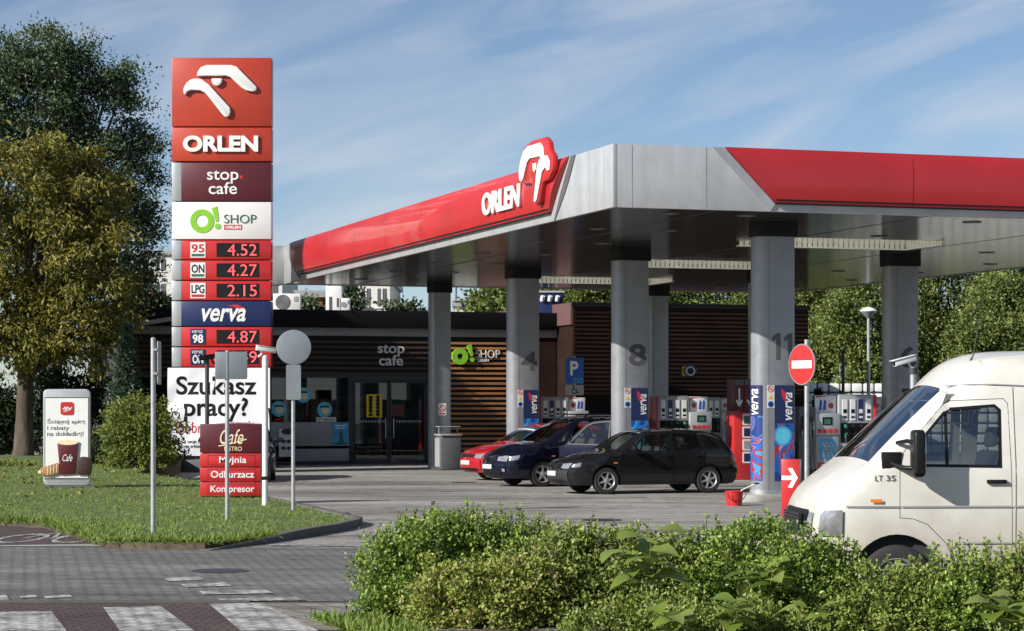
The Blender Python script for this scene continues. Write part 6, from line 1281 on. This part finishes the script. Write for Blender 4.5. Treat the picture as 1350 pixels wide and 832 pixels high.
# broad leaved weeds
def bigleaf(mb, p, d, s, L_, wd):
    d = Vector(d).normalized(); s = Vector(s); s = (s - d * s.dot(d)).normalized(); nn = d.cross(s); p = Vector(p); rows = []
    for u, k in ((0, .12), (.12, .75), (.3, 1.0), (.5, .92), (.7, .62), (.88, .28), (1, .03)):
        c = p + d * L_ * u - Vector((0, 0, 1)) * L_ * .35 * u * u; rows.append([c + s * wd * k + nn * wd * .22 * k, c, c - s * wd * k + nn * wd * .22 * k])
    vs = [q for r_ in rows for q in r_]; fs = []
    for i in range(len(rows) - 1):
        for j in range(2): fs.append((3 * i + j, 3 * i + j + 1, 3 * i + j + 4, 3 * i + j + 3))
    mb.add(vs, fs)
def weed(label, px, py, Y, n, L_, spread, h, name='broad_leaved_weed', narrow=.42):
    X, _, z0 = at3(px, py, Y); t = thing(name, label, 'weed', (X, Y, max(0, z0 - h))); zb = min(h, z0); st = MB(); lf = MB()
    for k in range(max(3, n // 5)):
        a = k * 2.4; e = (math.cos(a) * spread * random.uniform(.3, 1), math.sin(a) * spread * .7, zb * random.uniform(.75, 1.05)); mid = (e[0] * .35, e[1] * .35, e[2] * .6); st.tube([(0, 0, -.02), mid, e], [.009, .006, .003], 5)
        for q in range(5):
            u = .35 + .16 * q; p = Vector(mid).lerp(Vector(e), max(0, (u - .35) / .64)); aa = a + q * 2.3 + random.uniform(-.5, .5); d = (math.cos(aa), math.sin(aa), random.uniform(-.15, .55)); s_ = (-math.sin(aa), math.cos(aa), random.uniform(-.4, .4)); l = L_ * random.uniform(.6, 1.15); bigleaf(lf, p, d, s_, l, l * narrow)
    st.build('stem', M['weedstem'], t, smooth=60); o = lf.build('leaf', LM['weed'], t, smooth=80); return t
M['weedstem'] = mat('weed_stem', (.16, .17, .06), .6)
weed('drooping broad leaved weed standing above the hedge before the forecourt', 852, 684, 19.0, 28, .27, .32, .95)
weed('broad leaved weed in the hedge below the van grille', 1010, 735, 18.9, 26, .24, .36, .66)
weed('low broad leaved weed at the lower picture edge under the pillar', 960, 790, 18.0, 24, .22, .42, .46)
weed('broad leaved weed in the hedge front below the van headlight', 1075, 785, 18.0, 18, .17, .28, .46)
weed('large leaved weed in the bottom corner below the van', 1320, 785, 17.6, 16, .27, .24, .44)
weed('small broad leaved weed low in the hedge left of the corner weed', 880, 800, 18.0, 12, .17, .26, .40)
# grass: blades on the lawn, thicker tufts along the edge
n = 130000; pts = []
xs = rng.uniform(-16, -1.5, n); ys = 30.5 + 31 * rng.uniform(0, 1, n) ** 1.5
def thin(x, y): return .5 + .5 * math.sin(x * 1.7 + 1.3 * math.sin(y * .9)) * math.sin(y * .8 + 1.1 * math.sin(x * 1.3)) 
keep = [i for i in range(n) if inpoly(xs[i], ys[i], edge) and rng.uniform() < .25 + .9 * thin(xs[i], ys[i])]; P = np.array([(xs[i], ys[i], hz(xs[i], ys[i]) - .005) for i in keep])
me = leaves('grass', P, .052, LM['grass'], None, up=1.1, asp=.22, jit=.6); tag(me, kind='stuff')
o = leaves('fallen_leaves', np.array([(x, y, hz(x, y) + .02) for x, y in zip(rng.normal(-10.5, 2.5, 450), rng.normal(52, 6, 450)) if inpoly(x, y, edge)]), .11, LM['chestnut'], None, up=.1, asp=.5); tag(o, kind='stuff')
P2 = []
for (a, b_), (c, d) in zip(edge[1:6], edge[2:7]):
    for q in range(1500): u = random.random(); x, y = a + (c - a) * u + random.gauss(0, .10), b_ + (d - b_) * u + abs(random.gauss(0, .25)); P2.append((x, y, .09))
o = leaves('grass_fringe', np.array(P2), .085, LM['grass'], None, up=1.2, asp=.14, jit=.6); tag(o, kind='stuff')
P3 = np.stack([rng.uniform(-1.5, -.9, 1800), rng.uniform(18.6, 20.6, 1800), np.full(1800, .005)], 1); P3[:, 0] += (P3[:, 1] - 19.6) * -.35
o = leaves('verge_grass', P3, .09, LM['grass'], None, up=1.4, asp=.15, jit=.6); tag(o, kind='stuff')
